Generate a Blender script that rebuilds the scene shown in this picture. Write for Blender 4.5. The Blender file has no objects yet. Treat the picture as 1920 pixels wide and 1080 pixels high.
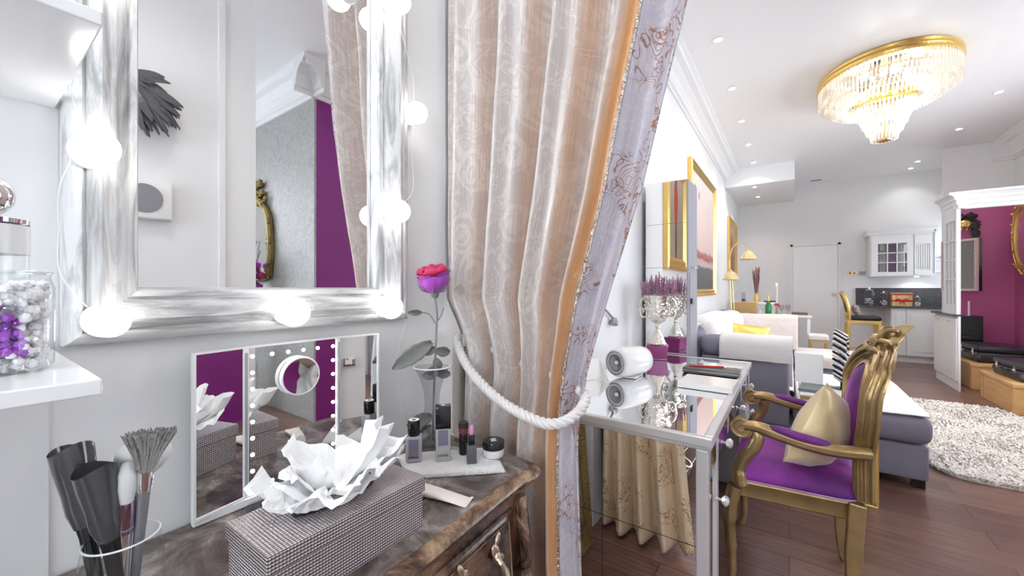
import bpy, bmesh, math, random
from mathutils import Vector, Matrix, Euler, noise
random.seed(7)
PI = math.pi
sc = bpy.context.scene
col = sc.collection
# ---------------------------------------------------------------- camera
cam_d = bpy.data.cameras.new('camera')
cam = bpy.data.objects.new('camera', cam_d)
col.objects.link(cam)
cam_d.sensor_width = 36.0
cam_d.lens = 740.0 / 1920.0 * 36.0
cam_d.clip_start = 0.02
cam.location = (0, 0, 1.25)
cam.rotation_euler = (PI / 2, 0, math.atan(520.0 / 740.0))
sc.camera = cam
# ---------------------------------------------------------------- world, exposure
w = bpy.data.worlds.new('world'); sc.world = w
w.use_nodes = True
bg = w.node_tree.nodes['Background']
bg.inputs[0].default_value = (0.86, 0.92, 1.0, 1)
bg.inputs[1].default_value = 4.0
sc.view_settings.view_transform = 'Standard'
sc.view_settings.look = 'None'
sc.view_settings.gamma = 1.0
sc.view_settings.use_curve_mapping = False
sc.view_settings.exposure = 1.12
CEIL = 3.3
DOWN_POWER = 8.0
def lamp_data(name, kind, power, color=(1, 1, 1), size=0.1):
    d = bpy.data.lights.new(name, kind)
    d.energy = power; d.color = color
    if kind == 'AREA':
        d.shape = 'DISK'; d.size = size
    elif kind in ('POINT', 'SPOT'):
        d.shadow_soft_size = size
    return d
# ---------------------------------------------------------------- materials
MATS = {}
def nt_new(name):
    m = bpy.data.materials.new(name); m.use_nodes = True
    MATS[name] = m
    return m, m.node_tree, m.node_tree.nodes['Principled BSDF']
def L(nt, a, b): nt.links.new(a, b)
def N(nt, typ, **kw):
    n = nt.nodes.new(typ)
    for k, v in kw.items():
        if k in n.inputs: n.inputs[k].default_value = v
        else: setattr(n, k, v)
    return n
def c4(c): return (c[0], c[1], c[2], 1)
def mat(name, color, rough=0.5, metal=0.0, bump=0.0, bscale=60.0, var=0.0, vscale=4.0, emit=None, estr=0.0, sheen=0.0, trans=0.0, coat=0.0, alpha=1.0, stretch=(1, 1, 1)):
    m, nt, p = nt_new(name)
    p.inputs['Base Color'].default_value = c4(color)
    p.inputs['Roughness'].default_value = rough
    p.inputs['Metallic'].default_value = metal
    if sheen: p.inputs['Sheen Weight'].default_value = sheen
    if trans: p.inputs['Transmission Weight'].default_value = trans
    if coat: p.inputs['Coat Weight'].default_value = coat
    if emit:
        p.inputs['Emission Color'].default_value = c4(emit); p.inputs['Emission Strength'].default_value = estr
    tc = N(nt, 'ShaderNodeTexCoord'); mp = N(nt, 'ShaderNodeMapping'); mp.inputs['Scale'].default_value = stretch
    L(nt, tc.outputs['Object'], mp.inputs['Vector'])
    if var:
        n = N(nt, 'ShaderNodeTexNoise', Scale=vscale, Detail=5.0)
        L(nt, mp.outputs[0], n.inputs['Vector'])
        r = N(nt, 'ShaderNodeValToRGB')
        r.color_ramp.elements[0].position = 0.3; r.color_ramp.elements[1].position = 0.7
        r.color_ramp.elements[0].color = c4([max(0, c * (1 - var)) for c in color])
        r.color_ramp.elements[1].color = c4([min(1, c * (1 + var)) for c in color])
        L(nt, n.outputs['Fac'], r.inputs[0]); L(nt, r.outputs[0], p.inputs['Base Color'])
    if bump:
        n = N(nt, 'ShaderNodeTexNoise', Scale=bscale, Detail=3.0)
        L(nt, mp.outputs[0], n.inputs['Vector'])
        b = N(nt, 'ShaderNodeBump', Strength=bump, Distance=0.01)
        L(nt, n.outputs['Fac'], b.inputs['Height']); L(nt, b.outputs[0], p.inputs['Normal'])
    return m
def ramp(nt, stops, fac):
    r = N(nt, 'ShaderNodeValToRGB')
    e = r.color_ramp.elements
    while len(e) < len(stops): e.new(0.5)
    for i, (pos, c) in enumerate(stops):
        e[i].position = pos; e[i].color = c4(c)
    L(nt, fac, r.inputs[0])
    return r.outputs[0]
def thin_glass(name, tint=(1, 1, 1), ior=1.45, gloss_rough=0.02):
    m = bpy.data.materials.new(name); m.use_nodes = True; nt = m.node_tree
    nt.nodes.remove(nt.nodes['Principled BSDF'])
    out = nt.nodes['Material Output']
    t = N(nt, 'ShaderNodeBsdfTransparent'); t.inputs[0].default_value = c4(tint)
    g = N(nt, 'ShaderNodeBsdfGlossy'); g.inputs['Roughness'].default_value = gloss_rough
    lw = N(nt, 'ShaderNodeLayerWeight'); lw.inputs['Blend'].default_value = 0.5
    pw = N(nt, 'ShaderNodeMath', operation='POWER'); pw.inputs[1].default_value = 4.0; L(nt, lw.outputs['Facing'], pw.inputs[0])
    f = N(nt, 'ShaderNodeMath', operation='MULTIPLY_ADD'); f.inputs[1].default_value = 0.6; f.inputs[2].default_value = ((ior - 1) / (ior + 1)) ** 2; L(nt, pw.outputs[0], f.inputs[0])
    mx = N(nt, 'ShaderNodeMixShader')
    L(nt, f.outputs[0], mx.inputs[0]); L(nt, t.outputs[0], mx.inputs[1]); L(nt, g.outputs[0], mx.inputs[2])
    L(nt, mx.outputs[0], out.inputs[0])
    MATS[name] = m
    return m
white_wall = mat('white_wall_paint', (0.84, 0.84, 0.845), 0.6, bump=0.02, bscale=200)
ceiling_m = mat('white_ceiling_paint', (0.88, 0.88, 0.885), 0.35)
white_gloss = mat('white_gloss_lacquer', (0.86, 0.86, 0.865), 0.15)
white_cab = mat('white_cabinet_paint', (0.86, 0.86, 0.87), 0.3)
white_plain = mat('white_plastic', (0.88, 0.88, 0.88), 0.3)
white_cloth = mat('white_throw_cloth', (0.80, 0.77, 0.76), 0.9, bump=0.5, bscale=25, sheen=0.2)
cream_cloth = mat('cream_throw_cloth', (0.80, 0.72, 0.68), 0.9, bump=0.5, bscale=30, sheen=0.2)
towel_m = mat('white_terry_towel', (0.93, 0.91, 0.90), 1.0, bump=0.9, bscale=350)
paper_m = mat('white_tissue_paper', (0.95, 0.95, 0.95), 0.8, trans=0.0)
mirror_m = mat('mirror_silver', (0.93, 0.93, 0.93), 0.0, 1.0)
chrome = mat('chrome', (0.85, 0.85, 0.86), 0.08, 1.0)
silver_leaf = mat('silver_ornate_metal', (0.84, 0.81, 0.74), 0.14, 1.0, bump=0.6, bscale=60)
gold = mat('gilt_gold', (0.80, 0.55, 0.18), 0.3, 1.0, bump=0.25, bscale=60)
gold_paint = mat('gold_painted_wood', (0.78, 0.52, 0.17), 0.35, 0.75, bump=0.1, bscale=50)
antique_gold = mat('antique_gold_paint', (0.38, 0.265, 0.125), 0.33, 0.75, bump=0.15, bscale=60, var=0.2, vscale=12)
gilt_old = mat('aged_gilt', (0.27, 0.21, 0.08), 0.35, 0.85, bump=0.8, bscale=90)
brass = mat('brass', (0.78, 0.58, 0.26), 0.25, 1.0)
brass_old = mat('aged_brass', (0.62, 0.52, 0.40), 0.35, 1.0, bump=0.3, bscale=80)
gold_satin = mat('gold_satin_cloth', (0.78, 0.62, 0.36), 0.34, 0.35, bump=0.5, bscale=14, sheen=0.4)
gold_foil = mat('bright_gold_satin', (0.84, 0.60, 0.15), 0.3, 0.5, bump=0.5, bscale=14)
purple_wall_m = mat('magenta_wall_paint', (0.56, 0.135, 0.31), 0.5, var=0.08, vscale=1.5, bump=0.1, bscale=20)
purple_pier_m = mat('purple_wall_paint', (0.24, 0.02, 0.22), 0.5)
grey_sofa = mat('grey_lavender_upholstery', (0.235, 0.225, 0.285), 0.85, bump=0.25, bscale=400, var=0.08, vscale=3)
black_m = mat('black_gloss_plastic', (0.012, 0.012, 0.014), 0.12)
black_matte = mat('black_matte', (0.02, 0.02, 0.022), 0.6)
black_leather = mat('black_leather', (0.025, 0.024, 0.03), 0.32, bump=0.3, bscale=150)
dark_grey = mat('dark_grey_plastic', (0.10, 0.10, 0.11), 0.35)
mid_grey = mat('grey_metal', (0.33, 0.33, 0.36), 0.35, 0.6)
grey_lacq = mat('grey_edge_lacquer', (0.40, 0.40, 0.45), 0.35)
silver_paint = mat('silver_white_paint', (0.62, 0.61, 0.63), 0.3, 0.3)
wood_box_m = mat('light_oak_veneer', (0.72, 0.43, 0.18), 0.35, var=0.12, vscale=3, stretch=(1, 1, 6))
tan_leather = mat('tan_upholstery', (0.50, 0.32, 0.13), 0.5)
granite = mat('dark_granite', (0.075, 0.075, 0.08), 0.15, var=0.3, vscale=60)
green_glass_m = mat('green_bottle_glass', (0.02, 0.22, 0.06), 0.08)
red_m = mat('red_ribbon', (0.65, 0.02, 0.02), 0.35)
leaf_m = mat('grey_green_leaf', (0.17, 0.175, 0.165), 0.5, var=0.2, vscale=30)
stem_m = mat('grey_green_stem', (0.25, 0.25, 0.24), 0.5)
petal_red = mat('crimson_petal', (0.55, 0.003, 0.10), 0.5, sheen=0.3)
petal_purple = mat('violet_petal', (0.36, 0.05, 0.46), 0.5, sheen=0.3)
purple_ped = mat('plum_lacquer', (0.27, 0.03, 0.17), 0.25)
heather_m = mat('heather_floret', (0.44, 0.22, 0.35), 0.8, var=0.35, vscale=60)
cork_m = mat('sand_label', (0.80, 0.72, 0.66), 0.6)
glass = thin_glass('clear_glass', (0.96, 0.97, 0.97))
glass_grey = thin_glass('smoky_glass', (0.80, 0.80, 0.82))
crystal = thin_glass('crystal', (0.93, 0.93, 0.95), ior=2.2, gloss_rough=0.05)
bulb_m = mat('lit_bulb_glass', (1, 1, 1), 0.3, emit=(1, 0.98, 0.95), estr=3.2)
led_m = mat('lit_led', (1, 1, 1), 0.3, emit=(1, 1, 1), estr=16.0)
spot_m = mat('lit_downlight', (1, 1, 1), 0.3, emit=(1, 0.97, 0.93), estr=14.0)
flame_m = mat('candle_flame', (1, 0.9, 0.7), 0.3, emit=(1, 0.85, 0.6), estr=12.0)
bristle_m = mat('grey_bristle', (0.36, 0.35, 0.34), 0.9, bump=0.5, bscale=300)
bristle_w = mat('pale_bristle', (0.72, 0.72, 0.72), 0.95)
smoke_plastic = mat('clear_smoky_sleeve', (0.06, 0.06, 0.065), 0.12, coat=0.5)

# crystal drops of the chandelier scatter the lamp light inside them
def crystal_drop():
    m = bpy.data.materials.new('crystal_drop'); m.use_nodes = True; nt = m.node_tree
    nt.nodes.remove(nt.nodes['Principled BSDF']); out = nt.nodes['Material Output']
    tl = N(nt, 'ShaderNodeBsdfTranslucent'); tl.inputs[0].default_value = (0.78, 0.76, 0.72, 1)
    tr = N(nt, 'ShaderNodeBsdfTransparent')
    gl = N(nt, 'ShaderNodeBsdfGlossy'); gl.inputs['Roughness'].default_value = 0.08
    m1 = N(nt, 'ShaderNodeMixShader'); m1.inputs[0].default_value = 0.3
    m2 = N(nt, 'ShaderNodeMixShader'); m2.inputs[0].default_value = 0.25
    L(nt, tl.outputs[0], m1.inputs[1]); L(nt, tr.outputs[0], m1.inputs[2])
    L(nt, m1.outputs[0], m2.inputs[1]); L(nt, gl.outputs[0], m2.inputs[2]); L(nt, m2.outputs[0], out.inputs[0])
    return m
crystal_drop_m = crystal_drop()

# frosted fill of the cosmetics bottles
frost = mat('frosted_lilac_glass', (0.40, 0.39, 0.43), 0.22, coat=0.6)
frost2 = mat('frosted_grey_glass', (0.46, 0.45, 0.46), 0.2, coat=0.6)
lilac = mat('lilac_make_up', (0.20, 0.18, 0.25), 0.3)
pink_lip = mat('pink_lipstick', (0.72, 0.25, 0.45), 0.35)
print_m = mat('black_print', (0.03, 0.03, 0.03), 0.5)
print_w = mat('white_print', (0.8, 0.8, 0.8), 0.4)

def wallpaper():
    m, nt, p = nt_new('grey_damask_wallpaper')
    tc = N(nt, 'ShaderNodeTexCoord')
    n = N(nt, 'ShaderNodeTexNoise', Scale=9.0, Detail=2.0, Distortion=2.0); L(nt, tc.outputs['Object'], n.inputs['Vector'])
    o = ramp(nt, [(0.42, (0.36, 0.355, 0.34)), (0.5, (0.46, 0.455, 0.44)), (0.58, (0.38, 0.375, 0.36))], n.outputs['Fac'])
    L(nt, o, p.inputs['Base Color']); p.inputs['Roughness'].default_value = 0.5
    return m
wallpaper_m = wallpaper()

def floor_mat():
    m, nt, p = nt_new('dark_wood_planks')
    tc = N(nt, 'ShaderNodeTexCoord')
    br = N(nt, 'ShaderNodeTexBrick'); br.offset = 0.37; br.squash = 1.0
    br.inputs['Scale'].default_value = 1.0; br.inputs['Mortar Size'].default_value = 0.0018
    br.inputs['Brick Width'].default_value = 1.3; br.inputs['Row Height'].default_value = 0.16
    br.inputs['Color1'].default_value = (0.135, 0.070, 0.053, 1); br.inputs['Color2'].default_value = (0.225, 0.125, 0.098, 1)
    br.inputs['Mortar'].default_value = (0.02, 0.01, 0.01, 1)
    L(nt, tc.outputs['Object'], br.inputs['Vector'])
    mp = N(nt, 'ShaderNodeMapping'); mp.inputs['Scale'].default_value = (1.5, 26, 1)
    L(nt, tc.outputs['Object'], mp.inputs['Vector'])
    n = N(nt, 'ShaderNodeTexNoise', Scale=2.5, Detail=6.0, Distortion=0.6); L(nt, mp.outputs[0], n.inputs['Vector'])
    g = ramp(nt, [(0.25, (0.62, 0.62, 0.62)), (0.75, (1.35, 1.3, 1.3))], n.outputs['Fac'])
    mx = N(nt, 'ShaderNodeMix', data_type='RGBA', blend_type='MULTIPLY'); mx.inputs[0].default_value = 1.0
    L(nt, br.outputs['Color'], mx.inputs[6]); L(nt, g, mx.inputs[7]); L(nt, mx.outputs[2], p.inputs['Base Color'])
    p.inputs['Roughness'].default_value = 0.3
    b = N(nt, 'ShaderNodeBump', Strength=0.12, Distance=0.004); L(nt, n.outputs['Fac'], b.inputs['Height']); L(nt, b.outputs[0], p.inputs['Normal'])
    return m
floor_m = floor_mat()

def distressed(name, stretch, base=(0.80, 0.80, 0.80), dark=(0.38, 0.38, 0.38)):
    m, nt, p = nt_new(name)
    tc = N(nt, 'ShaderNodeTexCoord'); mp = N(nt, 'ShaderNodeMapping'); mp.inputs['Scale'].default_value = stretch
    L(nt, tc.outputs['Object'], mp.inputs['Vector'])
    n = N(nt, 'ShaderNodeTexNoise', Scale=5.0, Detail=8.0, Roughness=0.65, Distortion=0.8); L(nt, mp.outputs[0], n.inputs['Vector'])
    mid = [(a + b) / 2 for a, b in zip(base, dark)]
    o = ramp(nt, [(0.36, dark), (0.46, mid), (0.55, base)], n.outputs['Fac'])
    L(nt, o, p.inputs['Base Color']); p.inputs['Roughness'].default_value = 0.35
    b = N(nt, 'ShaderNodeBump', Strength=0.25, Distance=0.004); L(nt, n.outputs['Fac'], b.inputs['Height']); L(nt, b.outputs[0], p.inputs['Normal'])
    return m
frame_v = distressed('distressed_white_paint_upright', (8, 8, 1.2))
frame_h = distressed('distressed_white_paint_rail', (8, 1.2, 8))

def marble_lacquer(name, stops, scale=7.0, rough=0.18, dist=1.5):
    m, nt, p = nt_new(name)
    tc = N(nt, 'ShaderNodeTexCoord')
    n = N(nt, 'ShaderNodeTexNoise', Scale=scale, Detail=9.0, Roughness=0.68, Distortion=dist); L(nt, tc.outputs['Object'], n.inputs['Vector'])
    L(nt, ramp(nt, stops, n.outputs['Fac']), p.inputs['Base Color']); p.inputs['Roughness'].default_value = rough
    return m
commode_top_m = marble_lacquer('mottled_brown_lacquer_top', [(0.30, (0.035, 0.028, 0.026)), (0.45, (0.11, 0.085, 0.075)), (0.55, (0.20, 0.165, 0.15)), (0.68, (0.42, 0.37, 0.34))], 11.0, 0.25, 0.8)
commode_body_m = marble_lacquer('mottled_brown_lacquer_body', [(0.38, (0.008, 0.006, 0.006)), (0.46, (0.07, 0.032, 0.02)), (0.56, (0.19, 0.095, 0.06)), (0.7, (0.36, 0.23, 0.16))], 9.0, 0.2, 0.8)
commode_rim_m = marble_lacquer('mottled_brown_lacquer_rim', [(0.38, (0.03, 0.015, 0.01)), (0.48, (0.16, 0.09, 0.055)), (0.60, (0.42, 0.28, 0.18))], 9.0, 0.25)

def rhinestone(name, color, scale):
    m, nt, p = nt_new(name)
    tc = N(nt, 'ShaderNodeTexCoord')
    v = N(nt, 'ShaderNodeTexVoronoi', Scale=scale, Randomness=0.0); L(nt, tc.outputs['Object'], v.inputs['Vector'])
    b = N(nt, 'ShaderNodeBump', Strength=1.0, Distance=0.004); b.invert = True
    L(nt, v.outputs['Distance'], b.inputs['Height']); L(nt, b.outputs[0], p.inputs['Normal'])
    o = ramp(nt, [(0.25, color), (0.62, [c * 0.38 for c in color])], v.outputs['Distance'])
    L(nt, o, p.inputs['Base Color']); p.inputs['Metallic'].default_value = 0.75; p.inputs['Roughness'].default_value = 0.22
    return m
stone_m = rhinestone('rhinestone_skin', (0.80, 0.73, 0.74), 235.0)

def damask(name, ground, figure, glow_tint=None, scale=4.2, rough=0.4, metal=0.0, outline=None, transl=0.0):
    """woven silk: scroll and medallion figures on a ribbed ground, drawn on the cloth's own UVs in metres"""
    m, nt, p = nt_new(name)
    uv = N(nt, 'ShaderNodeUVMap'); uv.uv_map = 'cloth'
    n0 = N(nt, 'ShaderNodeTexNoise', Scale=2.2 * scale, Detail=1.0); L(nt, uv.outputs[0], n0.inputs['Vector'])
    ad = N(nt, 'ShaderNodeMix', data_type='VECTOR'); ad.inputs[0].default_value = 0.05
    L(nt, uv.outputs[0], ad.inputs[4]); L(nt, n0.outputs['Color'], ad.inputs[5])
    v = N(nt, 'ShaderNodeTexVoronoi', Scale=scale * 1.5, Randomness=0.55); L(nt, ad.outputs[1], v.inputs['Vector'])
    def math_(op, a, b_=None, c_=None):
        n = N(nt, 'ShaderNodeMath', operation=op)
        for k_, q_ in enumerate((a, b_, c_)):
            if q_ is None: continue
            if hasattr(q_, 'links'): L(nt, q_, n.inputs[k_])
            else: n.inputs[k_].default_value = q_
        return n.outputs[0]
    def step_(x, lo, hi):
        n = N(nt, 'ShaderNodeMapRange'); n.interpolation_type = 'SMOOTHSTEP'; n.inputs['From Min'].default_value = lo; n.inputs['From Max'].default_value = hi
        L(nt, x, n.inputs['Value']); return n.outputs[0]
    # concentric medallions
    rings = step_(math_('SINE', math_('MULTIPLY', v.outputs['Distance'], 46.0)), -0.1, 0.25)
    near = math_('SUBTRACT', 1.0, step_(v.outputs['Distance'], 0.36, 0.42))
    med = math_('MULTIPLY', rings, near)
    # scrolling vines between them
    n1 = N(nt, 'ShaderNodeTexNoise', Scale=scale * 3.2, Detail=1.5, Distortion=1.6); L(nt, uv.outputs[0], n1.inputs['Vector'])
    vine = math_('SUBTRACT', 1.0, step_(math_('ABSOLUTE', math_('SUBTRACT', n1.outputs['Fac'], 0.5)), 0.012, 0.04))
    leafy = step_(n1.outputs['Fac'], 0.60, 0.64)
    figo = math_('MAXIMUM', med, math_('MAXIMUM', math_('MULTIPLY', vine, 0.9), leafy))
    class F_: outputs = [figo]
    fig = F_
    mx = N(nt, 'ShaderNodeMix', data_type='RGBA'); L(nt, figo, mx.inputs[0])
    mx.inputs[6].default_value = c4(ground); mx.inputs[7].default_value = c4(figure)
    last = mx.outputs[2]
    if glow_tint:  # warm light in the folds, painted into the cloth colour
        at = N(nt, 'ShaderNodeAttribute'); at.attribute_name = 'painted_glow'
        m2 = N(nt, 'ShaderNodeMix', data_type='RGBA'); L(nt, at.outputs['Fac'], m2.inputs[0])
        L(nt, last, m2.inputs[6]); m2.inputs[7].default_value = c4(glow_tint); last = m2.outputs[2]
    if outline:
        ring2 = math_('SUBTRACT', 1.0, step_(math_('ABSOLUTE', math_('SINE', math_('MULTIPLY', v.outputs['Distance'], 46.0))), 0.15, 0.45))
        n3 = N(nt, 'ShaderNodeTexNoise', Scale=scale * 1.1, Detail=0.0); L(nt, uv.outputs[0], n3.inputs['Vector'])
        patch = step_(n3.outputs['Fac'], 0.50, 0.56)
        oo = math_('MULTIPLY', math_('MAXIMUM', math_('MULTIPLY', ring2, near), vine), patch)
        m3 = N(nt, 'ShaderNodeMix', data_type='RGBA'); L(nt, oo, m3.inputs[0])
        L(nt, last, m3.inputs[6]); m3.inputs[7].default_value = c4(outline); last = m3.outputs[2]
    # fine warp ribs
    mp = N(nt, 'ShaderNodeMapping'); mp.inputs['Scale'].default_value = (320, 6, 1); L(nt, uv.outputs[0], mp.inputs['Vector'])
    nr = N(nt, 'ShaderNodeTexNoise', Scale=1.0, Detail=1.0); L(nt, mp.outputs[0], nr.inputs['Vector'])
    rr = ramp(nt, [(0.3, (0.86, 0.86, 0.86)), (0.7, (1.08, 1.08, 1.08))], nr.outputs['Fac'])
    m4 = N(nt, 'ShaderNodeMix', data_type='RGBA', blend_type='MULTIPLY'); m4.inputs[0].default_value = 1.0
    L(nt, last, m4.inputs[6]); L(nt, rr, m4.inputs[7])
    L(nt, m4.outputs[2], p.inputs['Base Color'])
    rgh = N(nt, 'ShaderNodeMapRange'); rgh.inputs['To Min'].default_value = rough; rgh.inputs['To Max'].default_value = rough + 0.25
    L(nt, fig.outputs[0], rgh.inputs['Value']); L(nt, rgh.outputs[0], p.inputs['Roughness'])
    p.inputs['Metallic'].default_value = metal
    p.inputs['Sheen Weight'].default_value = 0.25
    b = N(nt, 'ShaderNodeBump', Strength=0.25, Distance=0.002); L(nt, fig.outputs[0], b.inputs['Height']); L(nt, b.outputs[0], p.inputs['Normal'])
    return m
curtain_m = damask('silver_damask', (0.575, 0.525, 0.51), (0.675, 0.63, 0.60), glow_tint=(0.66, 0.32, 0.12), rough=0.33, metal=0.15, scale=4.0)
border_m = damask('lilac_border_damask', (0.48, 0.44, 0.50), (0.55, 0.50, 0.53), scale=7.0, outline=(0.30, 0.14, 0.09), rough=0.4)
lining_m = damask('gold_paisley_damask', (0.92, 0.75, 0.50), (0.86, 0.72, 0.54), scale=6.0, outline=(0.46, 0.27, 0.13), rough=0.35, metal=0.1)
def velvet():
    m, nt, p = nt_new('purple_velvet')
    lw = N(nt, 'ShaderNodeTexNoise', Scale=4.0, Detail=3.0)
    tc = N(nt, 'ShaderNodeTexCoord'); L(nt, tc.outputs['Object'], lw.inputs['Vector'])
    L(nt, ramp(nt, [(0.38, (0.06, 0.006, 0.10)), (0.62, (0.24, 0.028, 0.28))], lw.outputs['Fac']), p.inputs['Base Color'])
    p.inputs['Roughness'].default_value = 0.75
    p.inputs['Sheen Weight'].default_value = 0.8; p.inputs['Sheen Roughness'].default_value = 0.25
    p.inputs['Sheen Tint'].default_value = (0.75, 0.2, 0.85, 1)
    return m
velvet_m = velvet()

# ---------------------------------------------------------------- mesh helpers
class MB:
    def __init__(self):
        self.v = []; self.f = []; self.mi = []; self.cur = 0; self.uv = None; self.attr = None
    def add(self, vs, fs):
        o = len(self.v)
        self.v += [tuple(p) for p in vs]
        self.f += [tuple(i + o for i in f) for f in fs]
        self.mi += [self.cur] * len(fs)
        return self
    def box(self, x0, x1, y0, y1, z0, z1):
        vs = [(x, y, z) for z in (z0, z1) for y in (y0, y1) for x in (x0, x1)]
        fs = [(0, 2, 3, 1), (4, 5, 7, 6), (0, 1, 5, 4), (2, 6, 7, 3), (0, 4, 6, 2), (1, 3, 7, 5)]
        return self.add(vs, fs)
    def obox(self, c, s, rot=(0, 0, 0)):
        R = Euler(rot).to_matrix(); c = Vector(c)
        vs = [c + R @ Vector((x * s[0] / 2, y * s[1] / 2, z * s[2] / 2)) for z in (-1, 1) for y in (-1, 1) for x in (-1, 1)]
        fs = [(0, 2, 3, 1), (4, 5, 7, 6), (0, 1, 5, 4), (2, 6, 7, 3), (0, 4, 6, 2), (1, 3, 7, 5)]
        return self.add(vs, fs)
    def hexa(self, bottom, top):
        vs = list(bottom) + list(top)
        return self.add(vs, [(3, 2, 1, 0), (4, 5, 6, 7), (0, 1, 5, 4), (1, 2, 6, 5), (2, 3, 7, 6), (3, 0, 4, 7)])
    def lathe(self, prof, c=(0, 0, 0), seg=24, M=None, cap=True, sx=1.0, sy=1.0):
        """prof: (radius, height) pairs about z"""
        c = Vector(c); vs = []; fs = []
        n = len(prof)
        for r, h in prof:
            for k in range(seg):
                a = 2 * PI * k / seg
                p = Vector((r * math.cos(a) * sx, r * math.sin(a) * sy, h))
                if M is not None: p = M @ p
                vs.append(p + c)
        for i in range(n - 1):
            for k in range(seg):
                k2 = (k + 1) % seg
                fs.append((i * seg + k, i * seg + k2, (i + 1) * seg + k2, (i + 1) * seg + k))
        if cap:
            fs.append(tuple(reversed(range(seg)))); fs.append(tuple((n - 1) * seg + k for k in range(seg)))
        return self.add(vs, fs)
    def ball(self, c, r, seg=16, M=None, rings=None):
        if not hasattr(r, '__len__'): r = (r, r, r)
        rings = rings or seg // 2
        c = Vector(c); vs = []; fs = []
        def T(p):
            p = Vector(p)
            if M is not None: p = M @ p
            return p + c
        vs.append(T((0, 0, -r[2])))
        for i in range(1, rings):
            t = -PI / 2 + PI * i / rings
            for k in range(seg):
                a = 2 * PI * k / seg
                vs.append(T((r[0] * math.cos(t) * math.cos(a), r[1] * math.cos(t) * math.sin(a), r[2] * math.sin(t))))
        vs.append(T((0, 0, r[2])))
        for k in range(seg):
            k2 = (k + 1) % seg
            fs.append((0, 1 + k2, 1 + k))
            for i in range(rings - 2):
                fs.append((1 + i * seg + k, 1 + i * seg + k2, 1 + (i + 1) * seg + k2, 1 + (i + 1) * seg + k))
            b = 1 + (rings - 2) * seg
            fs.append((b + k, b + k2, len(vs) - 1))
        return self.add(vs, fs)
    def tube(self, pts, r, seg=8, closed=False, flat=None, up=None):
        """sweep a circle (or an ellipse flat=(a,b)) along pts; r may be a list"""
        pts = [Vector(p) for p in pts]; n = len(pts)
        rs = r if hasattr(r, '__len__') else [r] * n
        vs = []; fs = []
        prev = None
        for i, p in enumerate(pts):
            if closed: t = pts[(i + 1) % n] - pts[i - 1]
            else: t = pts[min(i + 1, n - 1)] - pts[max(i - 1, 0)]
            t.normalize()
            if up is not None:
                a = Vector(up).cross(t)
                a = a.normalized() if a.length > 1e-5 else Vector((1, 0, 0))
            elif prev is None:
                a = t.cross(Vector((0, 0, 1)))
                if a.length < 1e-3: a = t.cross(Vector((0, 1, 0)))
                a.normalize()
            else:
                a = (prev - t * prev.dot(t))
                a = a.normalized() if a.length > 1e-6 else prev
            prev = a
            b = t.cross(a)
            fa, fb = flat if flat else (1, 1)
            for k in range(seg):
                q = 2 * PI * (k + 0.5) / seg
                ca, sa = math.cos(q), math.sin(q)
                vs.append(p + a * (rs[i] * fa * ca) + b * (rs[i] * fb * sa))
        m = n if closed else n - 1
        for i in range(m):
            j = (i + 1) % n
            for k in range(seg):
                k2 = (k + 1) % seg
                fs.append((i * seg + k, i * seg + k2, j * seg + k2, j * seg + k))
        if not closed:
            fs.append(tuple(reversed(range(seg)))); fs.append(tuple((n - 1) * seg + k for k in range(seg)))
        return self.add(vs, fs)
    def prism(self, poly, axis, d0, d1):
        """poly 2-d, extruded along axis 'x','y','z' between d0 and d1"""
        def P(a, b, d):
            return {'x': (d, a, b), 'y': (a, d, b), 'z': (a, b, d)}[axis]
        n = len(poly)
        vs = [P(a, b, d0) for a, b in poly] + [P(a, b, d1) for a, b in poly]
        fs = [tuple(reversed(range(n))), tuple(range(n, 2 * n))]
        for i in range(n):
            j = (i + 1) % n
            fs.append((i, j, n + j, n + i))
        return self.add(vs, fs)
    def grid(self, fn, nu, nv):
        o = len(self.v)
        vs = [fn(i / nu, j / nv) for j in range(nv + 1) for i in range(nu + 1)]
        fs = [(j * (nu + 1) + i, j * (nu + 1) + i + 1, (j + 1) * (nu + 1) + i + 1, (j + 1) * (nu + 1) + i) for j in range(nv) for i in range(nu)]
        return self.add(vs, fs)
    def rbox(self, x0, x1, y0, y1, z0, z1, r=0.03, n=3):
        """soft box: rounded block as a superellipsoid-like grid"""
        vs = []; fs = []
        cx, cy, cz = (x0 + x1) / 2, (y0 + y1) / 2, (z0 + z1) / 2
        hx, hy, hz = (x1 - x0) / 2, (y1 - y0) / 2, (z1 - z0) / 2
        r = min(r, hx * .99, hy * .99, hz * .99)
        seg = 4 * (n + 1)
        def ring(ins, z):
            out = []
            for q in range(4):
                sx = (1, -1, -1, 1)[q]; sy = (1, 1, -1, -1)[q]
                for k in range(n + 1):
                    a = PI / 2 * (q + k / n)
                    out.append((cx + sx * (hx - r) + (r - ins) * math.cos(a), cy + sy * (hy - r) + (r - ins) * math.sin(a), z))
            return out
        lv = []
        for k in range(n + 1):
            a = PI / 2 * k / n
            lv.append((r - r * math.sin(a), cz - hz + r - r * math.cos(a)))
        for k in range(n + 1):
            a = PI / 2 * k / n
            lv.append((r - r * math.cos(a), cz + hz - r + r * math.sin(a)))
        for ins, z in lv: vs += ring(ins, z)
        L_ = len(lv)
        for i in range(L_ - 1):
            for k in range(seg):
                k2 = (k + 1) % seg
                fs.append((i * seg + k, i * seg + k2, (i + 1) * seg + k2, (i + 1) * seg + k))
        fs.append(tuple(reversed(range(seg)))); fs.append(tuple((L_ - 1) * seg + k for k in range(seg)))
        return self.add(vs, fs)
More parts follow.
